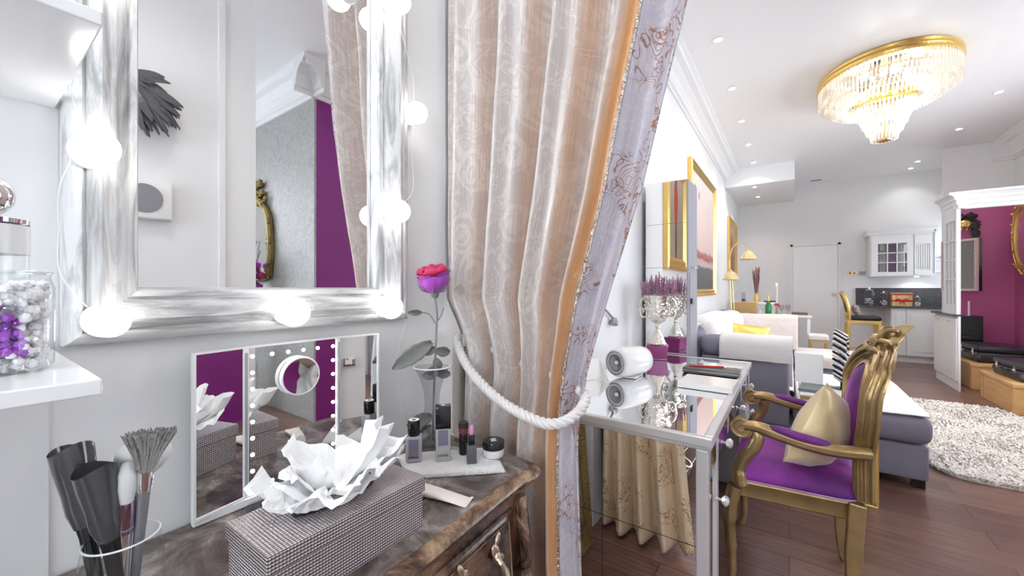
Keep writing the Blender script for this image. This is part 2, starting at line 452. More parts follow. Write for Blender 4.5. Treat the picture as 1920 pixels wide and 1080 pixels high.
    def build(self, name, m, parent=None, smooth=False, bevel=0.0, world=False, subsurf=0, solid=0.0, solid_mat=0, angle=40):
        me = bpy.data.meshes.new(name)
        vs = self.v
        if world and parent is not None:
            o = wloc(parent); vs = [(a - o[0], b - o[1], c - o[2]) for a, b, c in vs]
        me.from_pydata(vs, [], self.f)
        ms = m if isinstance(m, (list, tuple)) else [m]
        for q in ms: me.materials.append(q)
        if len(ms) > 1: me.polygons.foreach_set('material_index', self.mi)
        if smooth:
            me.polygons.foreach_set('use_smooth', [True] * len(me.polygons))
        if self.uv is not None:
            ul = me.uv_layers.new(name='cloth')
            for lp in me.loops: ul.data[lp.index].uv = self.uv[lp.vertex_index]
        if self.attr is not None:
            at = me.attributes.new('painted_glow', 'FLOAT', 'POINT')
            at.data.foreach_set('value', self.attr)
        me.update()
        ob = bpy.data.objects.new(name, me)
        col.objects.link(ob)
        if parent is not None: ob.parent = parent
        if smooth and angle < 180:
            try: me.set_sharp_from_angle(angle=math.radians(angle))
            except Exception: pass
        if solid:
            s = ob.modifiers.new('thickness', 'SOLIDIFY'); s.thickness = solid; s.offset = -1; s.material_offset = solid_mat
        if bevel:
            b = ob.modifiers.new('bevel', 'BEVEL'); b.width = bevel; b.segments = 2; b.limit_method = 'ANGLE'
        if subsurf:
            s = ob.modifiers.new('subdivision', 'SUBSURF'); s.levels = subsurf; s.render_levels = subsurf
        return ob
def wloc(o):
    v = Vector((0, 0, 0))
    while o is not None:
        v = v + o.location; o = o.parent
    return v
def tag(o, label=None, cat=None, group=None, kind=None):
    if label: o['label'] = label
    if cat: o['category'] = cat
    if group: o['group'] = group
    if kind: o['kind'] = kind
    return o
def thing(name, label, cat, loc=(0, 0, 0), rz=0.0, group=None):
    o = bpy.data.objects.new(name, None); col.objects.link(o)
    o.empty_display_size = 0.05
    o.location = loc; o.rotation_euler = (0, 0, rz)
    return tag(o, label, cat, group)
def struct(o): o['kind'] = 'structure'; return o
def kids(o): return [c for c in bpy.data.objects if c.parent == o]
def copy_tree(o, parent=None):
    c = o.copy(); col.objects.link(c); c.parent = parent
    for ch in kids(o): copy_tree(ch, c)
    return c
def text(s, size, m, parent, loc, rot, extrude=0.0003, name='printed_name'):
    cu = bpy.data.curves.new(name, 'FONT'); cu.body = s; cu.size = size; cu.extrude = extrude
    cu.align_x = 'CENTER'; cu.align_y = 'CENTER'
    t = bpy.data.objects.new(name, cu)
    me = bpy.data.meshes.new_from_object(t)
    bpy.data.objects.remove(t)
    me.materials.clear(); me.materials.append(m)
    R = Euler(rot).to_matrix().to_4x4(); R.translation = Vector(loc)
    me.transform(R)
    ob = bpy.data.objects.new(name, me); col.objects.link(ob); ob.parent = parent
    return ob
def rotx(a): return Matrix.Rotation(a, 3, 'X')
def roty(a): return Matrix.Rotation(a, 3, 'Y')
def rotz(a): return Matrix.Rotation(a, 3, 'Z')
def lerp(a, b, t): return a + (b - a) * t
def interp(tab, x):
    if x <= tab[0][0]: return tab[0][1]
    for (a, va), (b, vb) in zip(tab, tab[1:]):
        if x <= b: return lerp(va, vb, (x - a) / (b - a))
    return tab[-1][1]
def smoothpts(pts, k=6):
    """Catmull-Rom through pts"""
    P = [Vector(p) for p in pts]; out = []
    for i in range(len(P) - 1):
        p0 = P[max(i - 1, 0)]; p1 = P[i]; p2 = P[i + 1]; p3 = P[min(i + 2, len(P) - 1)]
        for j in range(k):
            t = j / k
            out.append(0.5 * ((2 * p1) + (p2 - p0) * t + (2 * p0 - 5 * p1 + 4 * p2 - p3) * t * t + (3 * p1 - p0 - 3 * p2 + p3) * t ** 3))
    out.append(P[-1])
    return out
# ================================================================ STRUCTURE
MB().box(-1.1, 4.3, -1.8, 10.0, -0.1, 0.0).build('floor', floor_m)['kind'] = 'structure'
MB().box(-1.1, 4.3, -1.8, 10.0, CEIL, CEIL + 0.1).build('ceiling', ceiling_m)['kind'] = 'structure'
b = MB(); b.box(-1.1, -0.84, -1.6, 0.88, 0, CEIL); b.box(-1.1, -0.92, 0.88, 9.8, 0, CEIL)
struct(b.build('wall_left', white_wall))
struct(MB().box(-0.84, -0.836, -1.6, 0.078, 0, 1.155).build('trim_1', white_gloss))
# back wall with a wide opening that lets daylight in
def wall_with_hole(b, axis, d0, d1, a0, a1, h0, h1, z0, z1):
    def bx(p0, p1, q0, q1):
        if axis == 'y': b.box(p0, p1, d0, d1, q0, q1)
        else: b.box(d0, d1, p0, p1, q0, q1)
    bx(a0, h0, 0, CEIL); bx(h1, a1, 0, CEIL); bx(h0, h1, 0, z0); bx(h0, h1, z1, CEIL)
b = MB(); wall_with_hole(b, 'y', -1.75, -1.6, -1.1, 4.2, -0.5, 0.8, 0.9, 2.6)
struct(b.build('wall_back', white_wall))
b = MB(); wall_with_hole(b, 'x', 4.1, 4.25, -1.6, 2.05, -0.8, 1.4, 0.8, 2.7)
struct(b.build('wall_east', white_wall))
b = MB(); wall_with_hole(b, 'x', 2.54, 2.7, 3.2, 8.55, 3.7, 6.6, 0.8, 2.8); wall_with_hole(b, 'x', 2.54, 2.7, 8.55, 9.8, 8.75, 9.6, 1.1, 2.3)
wr = struct(b.build('wall_right', white_wall))
struct(MB().box(2.532, 2.54, 6.9, 8.42, 0, 2.42).build('trim_2', purple_wall_m))
def unseen_window(nm, axis, d, h0, h1, z0, z1, n):
    b = MB(); t = 0.05
    def bx(a0, a1, q0, q1, e=0.03):
        if axis == 'y': b.box(a0, a1, d - e, d + e, q0, q1)
        else: b.box(d - e, d + e, a0, a1, q0, q1)
    bx(h0, h1, z0, z0 + t); bx(h0, h1, z1 - t, z1); bx(h0, h0 + t, z0, z1); bx(h1 - t, h1, z0, z1)
    for i in range(1, n):
        m = lerp(h0, h1, i / n); bx(m - .02, m + .02, z0, z1)
    bx(h0, h1, (z0 + z1) / 2 - .02, (z0 + z1) / 2 + .02)
    o = struct(b.build(nm, white_cab))
    g = MB()
    if axis == 'y': g.box(h0, h1, d - .003, d + .003, z0, z1)
    else: g.box(d - .003, d + .003, h0, h1, z0, z1)
    g.build('pane', glass, o)
unseen_window('unseen_window_1', 'y', -1.68, -0.5, 0.8, 0.9, 2.6, 2)  # all four stand out of view, added to light the room
unseen_window('unseen_window_2', 'x', 4.18, -0.8, 1.4, 0.8, 2.7, 3)
unseen_window('unseen_window_3', 'x', 2.62, 3.7, 6.6, 0.8, 2.8, 4)
unseen_window('unseen_window_4', 'x', 2.62, 8.75, 9.6, 1.1, 2.3, 2)  # hidden behind the alcove wall, added to brighten the kitchen
# partition facing the vanity, seen in the mirror
struct(MB().box(1.0, 1.12, -1.6, 1.056, 0, CEIL).build('wall_partition', white_wall))
b = MB(); b.box(0.985, 1.0, 0.865, 0.895, 0, CEIL); struct(b.build('trim_3', white_cab))
# grey papered wall and purple pier, seen in the mirror
struct(MB().box(2.0, 4.2, 1.95, 1.970, 0, 3.02).build('wall_papered', wallpaper_m))
struct(MB().box(2.03, 4.2, 1.97, 2.05, 0, CEIL).build('wall_front', white_wall))
struct(MB().box(2.0, 2.7, 1.971, 3.2, 0, 3.02).build('wall_pier', purple_pier_m))
struct(MB().box(2.0, 2.7, 1.971, 3.2, 3.02, CEIL).build('trim_4', white_wall))
# far wall with the kitchen, purple alcove wall
struct(MB().box(-1.1, 2.7, 9.8, 9.95, 0, CEIL).build('wall_far', white_wall))
b = MB(); b.box(1.865, 2.54, 8.42, 8.52, 0, CEIL); struct(b.build('wall_alcove', white_wall))
struct(MB().box(1.865, 2.532, 8.40, 8.42, 0, 2.42).build('trim_5', purple_wall_m))
struct(MB().box(-0.92, 0.07, 7.8, 9.8, 3.0, CEIL).build('ceiling_soffit', white_wall))
# crown mouldings, profile (out from wall, down from ceiling)
crown = [(0, 0), (0.21, 0), (0.21, -0.02), (0.18, -0.035), (0.17, -0.05), (0.12, -0.06), (0.07, -0.10), (0.05, -0.14), (0.045, -0.17), (0.02, -0.175), (0.02, -0.20), (0, -0.20)]
struct(MB().prism([(-0.92 + a, CEIL + c) for a, c in crown], 'y', 0.88, 7.8).build('trim_6', white_wall))
struct(MB().prism([(8.42 - a, CEIL + c * 1.4) for a, c in crown], 'x', 2.34, 2.54).build('trim_7', white_wall))
struct(MB().prism([(2.54 - a, CEIL + c * 1.4) for a, c in crown], 'y', 3.2, 8.42).build('trim_8', white_wall))
c2 = [(a * .9, c * 1.4) for a, c in crown]
struct(MB().prism([(2.0 - a, CEIL + c) for a, c in c2], 'y', 1.76, 3.2).build('trim_9', white_wall))
struct(MB().prism([(1.95 - a, CEIL + c) for a, c in c2], 'x', 1.81, 4.1).build('trim_10', white_wall))
struct(MB().box(-0.92, -0.905, 3.5, 9.8, 0, 0.16).build('baseboard_left', white_cab, bevel=.003))
struct(MB().box(-0.9, 0.0, 9.785, 9.8, 0, 0.14).build('baseboard_far', white_cab, bevel=.003))
# far door
d = MB(); d.box(0.06, 0.76, 9.775, 9.80, 0.0, 2.08); door = struct(d.build('door_1', white_cab, bevel=.004))
f = MB(); f.box(0.02, 0.058, 9.765, 9.8, 0, 2.12); f.box(0.762, 0.80, 9.765, 9.8, 0, 2.12); f.box(0.02, 0.80, 9.765, 9.8, 2.083, 2.12)
f.build('door_frame', white_wall, door)
k = MB(); k.lathe([(0.012, 0), (0.012, .02), (0.028, .03), (0.03, .045), (0.018, .06)], (0.70, 9.775, 1.13), 16, rotx(PI / 2)); k.build('door_knob', brass, door, smooth=True)

# ================================================================ DOWNLIGHTS
def make_downlight():
    r = thing('ceiling_downlight', 'small round recessed downlight', 'downlight', (0, 0, 0))
    b = MB(); b.lathe([(0.028, 0.0), (0.042, 0.0), (0.045, -0.004), (0.040, -0.008), (0.030, -0.006), (0.028, 0.0)], (0, 0, 0), 20, cap=False); b.build('trim_ring', white_plain, r, smooth=True)
    b = MB(); b.lathe([(0.0005, -0.003), (0.029, -0.003)], (0, 0, 0), 20, cap=False); b.build('lens', spot_m, r)
    ld = lamp_data('downlight_beam', 'SPOT', DOWN_POWER, (1, 0.97, 0.93), 0.03)
    ld.spot_size = math.radians(125); ld.spot_blend = 0.6
    lo = bpy.data.objects.new('downlight_beam', ld); col.objects.link(lo); lo.parent = r; lo.location = (0, 0, -0.02)
    return r
names = ['nearest of the row of recessed downlights above the left wall, the brightest star-shaped one', 'second recessed downlight from the camera along the left wall', 'third recessed downlight from the camera along the left wall', 'fourth recessed downlight from the camera along the left wall', 'fifth recessed downlight from the camera along the left wall', 'recessed downlight in the front of the dropped soffit at the far left', 'last recessed downlight at the back of the dropped soffit, far left']
dl0 = make_downlight()
first = True
def put_dl(x, y, z, label):
    global first
    o = dl0 if first else copy_tree(dl0)
    first = False
    o.location = (x, y, z - 0.001); o['label'] = label; o['group'] = 'recessed ceiling downlights'
    return o
for i in range(5): put_dl(-0.48, 3.64 + 0.97 * i, CEIL, names[i])
put_dl(-0.49, 8.0, 3.0, names[5]); put_dl(-0.49, 8.9, 3.0, names[6])
put_dl(1.79, 7.47, CEIL, 'recessed downlight to the right of the crystal chandelier, above the purple wall')
k1 = put_dl(1.70, 9.0, CEIL, 'upper of the two close recessed downlights over the kitchen')
k2 = put_dl(1.70, 9.45, CEIL, 'lower of the two close recessed downlights over the kitchen')
for q_ in (k1, k2):
    for c_ in kids(q_):
        if c_.type == 'LIGHT': c_.data = c_.data.copy(); c_.data.energy = 3.0
for x, y, lb in [(-0.48, 2.67, 'above the mirrored desk'), (-0.48, 1.7, 'just behind the curtain'), (1.79, 6.3, 'above the far end of the rug'), (1.79, 4.9, 'above the middle of the rug'), (1.79, 3.6, 'above the near end of the rug'), (0.0, 0.1, 'over the vanity corner'), (-0.2, -0.8, 'behind the vanity corner'), (1.6, 1.2, 'before the papered wall'), (3.2, 1.0, 'before the carved gilt mirror'), (0.1, 0.55, 'just in front of the curtain')]:  # unseen extra fittings, added to light the room
    put_dl(x, y, CEIL, 'recessed ceiling downlight ' + lb + ', added out of view for more light')
# vent slit in the far ceiling
tag(MB().box(0.33, 0.50, 9.45, 9.50, CEIL - .006, CEIL - .0005).build('air_vent', dark_grey), 'thin dark air vent slit in the far ceiling above the white door', 'air vent')

# ================================================================ CRYSTAL CHANDELIER
def chandelier(cx, cy):
    r = thing('crystal_chandelier', 'oval crystal ceiling chandelier with a gold rim and stepped crystal tiers', 'chandelier', (cx, cy, CEIL))
    def ell(a, bb, n): return [(a * math.cos(2 * PI * k / n), bb * math.sin(2 * PI * k / n)) for k in range(n)]
    A, B = CH_A, CH_B
    b = MB(); n = 72
    prof = [(1.0, 0.0), (1.015, -0.01), (1.0, -0.03), (1.02, -0.05), (1.0, -0.07), (1.0, -0.085), (0.9, -0.085)]
    vs = []; fs = []
    for s, h in prof:
        for k in range(n):
            vs.append((A * s * math.cos(2 * PI * k / n), B * s * math.sin(2 * PI * k / n), h))
    for i in range(len(prof) - 1):
        for k in range(n):
            fs.append((i * n + k, i * n + (k + 1) % n, (i + 1) * n + (k + 1) % n, (i + 1) * n + k))
    b.add(vs, fs); b.build('gold_rim', gold, r, smooth=True)
    b = MB(); b.lathe([(0.01, -0.001), (0.93, -0.001), (0.93, -0.02), (0.01, -0.02)], (0, 0, 0), 60, sx=A, sy=B); b.build('ceiling_plate', chrome, r)
    # tiers: scale of the ellipse, height of top, drop length, count
    tiers = [(0.985, -0.085, 0.13, 96, 0), (0.90, -0.15, 0.10, 88, 0), (0.80, -0.19, 0.09, 80, 0), (0.70, -0.22, 0.08, 72, 0), (0.60, -0.245, 0.075, 60, 0)]
    for s, z, ln, cnt, g in tiers:
        b = MB()
        for k in range(cnt):
            a = 2 * PI * k / cnt
            x, y = A * s * math.cos(a), B * s * math.sin(a)
            b.obox((x, y, z - ln / 2), (0.016, 0.009, ln), (0, 0, a)); 
            b.lathe([(0.001, -0.02), (0.0085, -0.008), (0.001, 0.0)], (x, y, z - ln), 4)
        o = b.build('crystal_fringe', crystal_drop_m, r)
    b = MB()
    for s, z in [(0.90, -0.148), (0.70, -0.218), (0.60, -0.243)]:
        b.tube([(A * s * math.cos(2 * PI * k / 60), B * s * math.sin(2 * PI * k / 60), z) for k in range(60)], 0.006, 6, closed=True)
    b.build('frame_ring', gold, r, smooth=True)
    # hanging basket, round tiers
    b = MB(); b.tube([(0.215 * math.cos(2 * PI * k / 40), 0.215 * math.sin(2 * PI * k / 40), -0.30) for k in range(40)], 0.009, 6, closed=True); b.build('basket_ring', gold, r, smooth=True)
    for R_, z, ln, cnt in [(0.215, -0.305, 0.11, 44), (0.185, -0.39, 0.10, 38), (0.15, -0.46, 0.10, 32), (0.11, -0.53, 0.10, 24)]:
        b = MB()
        for k in range(cnt):
            a = 2 * PI * k / cnt
            p0 = Vector((R_ * math.cos(a), R_ * math.sin(a), z)); p1 = Vector((R_ * .86 * math.cos(a), R_ * .86 * math.sin(a), z - ln))
            b.tube([p0, p0.lerp(p1, .5), p1], [0.007, 0.0085, 0.005], 6)
            b.ball(p1 + Vector((0, 0, -0.008)), 0.009, 6)
        b.build('crystal_tier', crystal_drop_m, r)
    b = MB(); b.lathe([(0.001, -0.655), (0.05, -0.65), (0.055, -0.635), (0.02, -0.63)], (0, 0, 0), 20); b.tube([(0, 0, -0.02), (0, 0, -0.64)], 0.01, 8); b.build('centre_stem', gold, r, smooth=True)
    for k in range(6):
        a = 2 * PI * k / 6
        b = MB(); b.ball((A * .45 * math.cos(a), B * .45 * math.sin(a), -0.13), 0.022, 10); b.build('light_bulb', bulb_m, r, smooth=True)
        ld = bpy.data.objects.new('chandelier_lamp', CH_LAMP); col.objects.link(ld); ld.parent = r; ld.location = (A * .45 * math.cos(a), B * .45 * math.sin(a), -0.16)
    ld = bpy.data.objects.new('basket_lamp', CH_LAMP); col.objects.link(ld); ld.parent = r; ld.location = (0, 0, -0.42)
CH_A, CH_B = 0.50, 0.60
CH_LAMP = lamp_data('chandelier_lamp', 'POINT', 2.6, (1, 0.95, 0.88), 0.03)
chandelier(0.74, 5.12)
# ================================================================ VANITY MIRROR
RW = {'l': .86, 'r': 1.2, 'b': .92, 't': 1.0}
def framed_profile_ring(b, y0, y1, z0, z1, prof, sides):
    """mitred picture-frame rails round an opening in a plane facing +X. prof: (in from outer edge, X)"""
    n = len(prof)
    def corner(cy, cz, sy, sz): return [(x, cy + sy * w_ * RW['l' if sy > 0 else 'r'], cz + sz * w_ * RW['b' if sz > 0 else 't']) for w_, x in prof]
    C = [corner(y0, z0, 1, 1), corner(y1, z0, -1, 1), corner(y1, z1, -1, -1), corner(y0, z1, 1, -1)]
    for s in sides:
        a, c = C[s], C[(s + 1) % 4]
        b.add(list(a) + list(c), [(i, i + 1, n + i + 1, n + i) for i in range(n - 1)])
MY0, MY1, MZ0, MZ1 = 0.088, 0.678, 1.170, 2.10
prof = [(0.0, -0.839), (0.0, -0.808), (0.004, -0.800), (0.012, -0.792), (0.018, -0.790), (0.022, -0.795), (0.026, -0.786), (0.038, -0.776), (0.055, -0.780), (0.066, -0.790), (0.072, -0.794), (0.074, -0.788), (0.082, -0.788), (0.085, -0.795), (0.088, -0.812)]
vm = thing('vanity_mirror', 'large wall mirror in a wide distressed white wooden frame above the dark commode', 'mirror', (-0.84, 0.38, 1.17))
for sides, m in (((0,), frame_h), ((1,), frame_v), ((2,), frame_h), ((3,), frame_v)):
    b = MB(); framed_profile_ring(b, MY0, MY1, MZ0, MZ1, prof, sides); b.build('frame_rail', m, vm, smooth=True, world=True, angle=30)
MB().box(-0.838, -0.8125, MY0 + .07, MY1 - .09, MZ0 + .07, MZ1 - .08).build('mirror_glass', mirror_m, vm, world=True)

def bulb(x, y, z, label, rr=0.027):
    r = thing('globe_bulb', label, 'light bulb', (x, y, z), group='lit globe bulbs stuck round the white mirror frame')
    b = MB(); b.lathe([(0.024, -0.026), (0.024, -0.018), (0.017, -0.014), (0.015, -0.005)], (0, 0, 0), 20, roty(PI / 2)); b.build('suction_base', white_plain, r, smooth=True)
    b = MB(); b.ball((0.012, 0, 0), rr, 20); b.build('globe', bulb_m, r, smooth=True)
    return r
BL = [(-0.765, 0.112, 1.437, 'lit globe bulb halfway up the left rail of the white mirror frame', .024),
      (-0.765, 0.124, 1.205, 'lit globe bulb on the bottom left corner of the white mirror frame', .022),
      (-0.765, 0.368, 1.205, 'lit globe bulb in the middle of the bottom rail of the mirror frame'),
      (-0.770, 0.590, 1.205, 'lit globe bulb on the bottom right corner of the mirror frame, above the rose'),
      (-0.770, 0.612, 1.432, 'lit globe bulb halfway up the right rail of the mirror frame'),
      (-0.773, 0.612, 1.735, 'upper lit globe bulb on the right rail of the mirror frame'),
      (-0.778, 0.520, 1.925, 'lit globe bulb at the top of the picture hanging over the mirror glass'),
      (-0.765, 0.125, 1.69, 'lit globe bulb at the top of the left rail of the mirror frame')]
BL[5] = (-0.795, 0.690, 1.70, 'lit globe bulb beside the right edge of the mirror frame, close to the curtain')
BL.append((-0.768, 0.612, 1.93, 'lit globe bulb at the top of the right rail of the mirror frame'))
for t in BL: bulb(*t)
for pts_, lb in (([(-0.770, .112, 1.69), (-0.768, .108, 1.6), (-0.785, .092, 1.52), (-0.768, .106, 1.46)], 'upper piece of pale bulb wire on the left rail of the mirror frame'),
                ([(-0.785, .092, 1.42), (-.795, .083, 1.38), (-.806, .084, 1.33), (-0.795, .084, 1.27), (-.770, .105, 1.225)], 'lower piece of pale bulb wire on the left rail of the mirror frame'),
                ([(-0.775, .612, 1.93), (-0.772, .64, 1.85), (-0.79, .680, 1.8), (-0.795, .69, 1.74), (-0.80, .688, 1.6), (-0.79, .682, 1.5), (-.770, .625, 1.45)], 'pale bulb wire along the right rail of the mirror frame'),
                ([(-.775, .60, 1.195), (-.80, .665, 1.165), (-.832, .672, 1.10), (-.834, .672, 1.0), (-.834, .69, .93), (-.836, .70, .86)], 'pale wire hanging from the mirror frame down to the commode behind the rose')):
    b = MB(); b.tube(smoothpts(pts_, 6), 0.0008, 5)
    tag(b.build('bulb_wire', white_plain, smooth=True), lb, 'wire', 'wires of the bulb string on the mirror frame')

# ================================================================ WALL SHELVES
tag(MB().box(-0.835, -0.484, -0.62, 0.0755, 1.158, 1.172).build('wall_shelf', white_gloss, bevel=.0015), 'lower white wall shelf carrying the crystal jar, below and left of the mirror', 'shelf', 'white wall shelves left of the mirror')
tag(MB().box(-0.839, -0.537, -0.62, 0.084, 1.50, 1.514).build('wall_shelf', white_gloss, bevel=.0015), 'upper white wall shelf seen from below in the top left corner', 'shelf', 'white wall shelves left of the mirror')

# crystal jar
j = thing('crystal_jar', 'round glass jar filled with clear and violet cut crystals on the lower white shelf', 'jar', (-0.60, 0.018, 1.1725))
b = MB(); b.lathe([(0.001, 0.0), (0.038, 0.0), (0.042, 0.004), (0.0425, 0.078), (0.040, 0.086), (0.040, 0.092)], (0, 0, 0), 36, cap=False); b.build('jar_glass', glass, j, smooth=True)
b = MB(); b.tube([(0.040 * math.cos(2 * PI * k / 32), 0.040 * math.sin(2 * PI * k / 32), 0.092) for k in range(32)], 0.0016, 6, closed=True); b.build('rim', glass, j, smooth=True)
cut_clear = mat('cut_crystal_clear', (0.97, 0.97, 0.98), 0.08, 0.0, coat=1.0)
cut_violet = mat('cut_crystal_violet', (0.40, 0.12, 0.60), 0.1, 0.2)
b = MB(); v = MB(); rnd = random.Random(3)
for k in range(900):
    a = rnd.uniform(0, 2 * PI); rr_ = 0.037 * (rnd.random() ** 0.25); h = rnd.uniform(0.006, 0.082)
    M_ = Euler((rnd.uniform(0, 6), rnd.uniform(0, 6), rnd.uniform(0, 6))).to_matrix()
    q = (rr_ * math.cos(a), rr_ * math.sin(a), h); s = rnd.uniform(.003, .0048)
    tgt = v if (abs(((a - 0.15 + PI) % (2 * PI)) - PI) < 0.42 + .1 * rnd.random() and 0.018 < h < 0.062) else b
    tgt.ball(q, s, 6, M_, rings=4)
o = b.build('clear_crystals', cut_clear, j); o['kind'] = 'stuff'; o['label'] = 'clear cut crystals'
o = v.build('violet_crystals', cut_violet, j); o['kind'] = 'stuff'; o['label'] = 'violet cut crystals'

# perfume bottle with round chrome stopper
p = thing('perfume_bottle', 'clear perfume bottle with white label and round chrome stopper behind the crystal jar', 'perfume bottle', (-0.700, 0.018, 1.1725))
b = MB(); b.lathe([(0.001, 0), (0.030, 0), (0.034, 0.004), (0.034, 0.147), (0.033, 0.150), (0.001, 0.1505)], (0, 0, 0), 32); b.build('bottle_glass', glass, p, smooth=True)
b = MB(); b.lathe([(0.0345, 0.114), (0.0345, 0.145)], (0, 0, 0), 32, cap=False); o = b.build('label_band', white_plain, p, smooth=True)
b = MB(); b.lathe([(0.001, 0.004), (0.031, 0.004), (0.031, 0.075), (0.001, 0.075)], (0, 0, 0), 28); b.build('perfume', mat('pale_perfume', (.72, .72, .72), .1, .2), p, smooth=True)
b = MB(); b.lathe([(0.034, 0.147), (0.0345, 0.1515), (0.02, 0.1525), (0.014, 0.1525), (0.012, 0.157)], (0, 0, 0), 28, cap=False); b.build('collar', chrome, p, smooth=True)
b = MB(); b.ball((0, 0, 0.1765), 0.0245, 32); b.build('stopper', chrome, p, smooth=True)

# ================================================================ COMMODE
def commode():
    r = thing('commode', 'dark mottled lacquer commode with moulded rounded top and brass handles', 'chest of drawers', (-0.65, 0.25, 0))
    def outline(d, k=1.0):
        """plan of the top moved out by d; serpentine front towards +X"""
        pts = []
        ys = [-0.62 + i * (0.70 + 0.62) / 40 for i in range(41)]
        for y in ys:
            s = math.sin((y + 0.10) / 0.62 * PI)
            pts.append((-0.460 + d + 0.012 * s * k, y))
        ex, ey = pts[-1]
        pts += [(ex + .008 * k, ey + .030), (ex + .006 * k, ey + .055 + d), (ex - .02, ey + .073 + d), (-0.54, 0.782 + d), (-0.60, 0.786 + d), (-0.832, 0.790 + d)]
        pts += [(-0.832, -0.66 - d), (-0.5, -0.66 - d)]
        return pts
    def loft(b, levels):
        n = len(outline(0)); vs = []; fs = []
        for d, z in levels: vs += [(x, y, z) for x, y in outline(d)]
        for i in range(len(levels) - 1):
            for k in range(n): fs.append((i * n + k, i * n + (k + 1) % n, (i + 1) * n + (k + 1) % n, (i + 1) * n + k))
        fs.append(tuple(reversed(range(n)))); fs.append(tuple((len(levels) - 1) * n + k for k in range(n)))
        b.add(vs, fs)
    b = MB(); loft(b, [(-0.012, 0.843), (-0.012, 0.850)]); b.build('top', commode_top_m, r, world=True)
    b = MB(); loft(b, [(-0.022, 0.812), (-0.008, 0.814), (-0.004, 0.822), (0.006, 0.828), (0.010, 0.836), (0.006, 0.844), (-0.006, 0.8495), (-0.013, 0.8495)]); b.build('top_rim', commode_rim_m, r, smooth=True, world=True, angle=50)
    def body_d(z): return -0.022 + 0.020 * math.sin(min(1, max(0, (0.82 - z) / 0.5)) * PI) - 0.05 * max(0, (0.35 - z))
    b = MB(); loft(b, [(body_d(z), z) for z in (0.16, 0.24, .32, .40, .48, .56, .62, .68, .74, .79, .813)]); b.build('carcass', commode_body_m, r, smooth=True, world=True, angle=50)
    def front(y, z, e): return -0.460 + body_d(z) + e + 0.012 * math.sin((y + 0.10) / 0.62 * PI)
    for (za, zb) in ((0.60, 0.785), (0.395, 0.58), (0.19, 0.375)):
        dr = MB(); ya, yb = -0.50, 0.685
        dr.grid(lambda u, v: (front(lerp(ya, yb, u), lerp(za, zb, v), 0.006), lerp(ya, yb, u), lerp(za, zb, v)), 40, 8)
        do = dr.build('drawer', commode_body_m, r, smooth=True, world=True, solid=0.008, angle=180)
        e = MB()
        loop = [(front(y, zz, .0075), y, zz) for y, zz in [(lerp(ya + .02, yb - .02, i / 30), za + .02) for i in range(31)] + [(lerp(yb - .02, ya + .02, i / 30), zb - .018) for i in range(31)]]
        e.tube(loop, 0.0016, 5, closed=True); o = e.build('inlay_line', brass_old, do, smooth=True, world=True); 
        for yc in (0.555, -0.2):
            h = MB(); zc = (za + zb) / 2 + 0.034; fx = front(yc, zc, .012)
            h.tube(smoothpts([(fx, yc - .045, zc + .012), (fx + .026, yc - .040, zc - .004), (fx + .044, yc - .018, zc - .014), (fx + .044, yc + .018, zc - .014), (fx + .026, yc + .040, zc - .004), (fx, yc + .045, zc + .012)], 6), [0.006] * 6 + [0.008] * 19 + [0.006] * 6, 8)
            for sy in (-1, 1):
                M_ = rotx(sy * 0.5)
                h.ball((fx, yc + sy * .047, zc + .016), (0.006, 0.011, 0.022), 10, M_)
                h.ball((fx, yc + sy * .060, zc + .000), (0.005, 0.016, 0.008), 10, rotx(-sy * .6))
                h.ball((fx, yc + sy * .052, zc + .038), (0.005, 0.007, 0.014), 8, rotx(-sy * .4))
                h.ball((fx + .003, yc + sy * .046, zc + .010), 0.009, 10)
            h.build('handle', brass_old, do, smooth=True, world=True)
    for y in (-0.60, 0.735):
        for x in (-0.50, -0.80):
            l = MB(); l.tube([(x, y, 0.18), (x + .006, y, 0.12), (x - .002, y, 0.06), (x + .010, y, 0.012), (x + .016, y, 0.0)], [0.035, 0.024, 0.016, 0.018, 0.022], 8); l.build('leg', commode_body_m, r, smooth=True, world=True)
    # corner post, vertical rib at the right front corner
    e = MB(); e.tube([(-0.455 + body_d(z) - .004, 0.712, z) for z in (.17, .3, .4, .5, .6, .7, .8)], 0.012, 8); e.build('corner_rib', commode_rim_m, r, smooth=True, world=True)
commode()

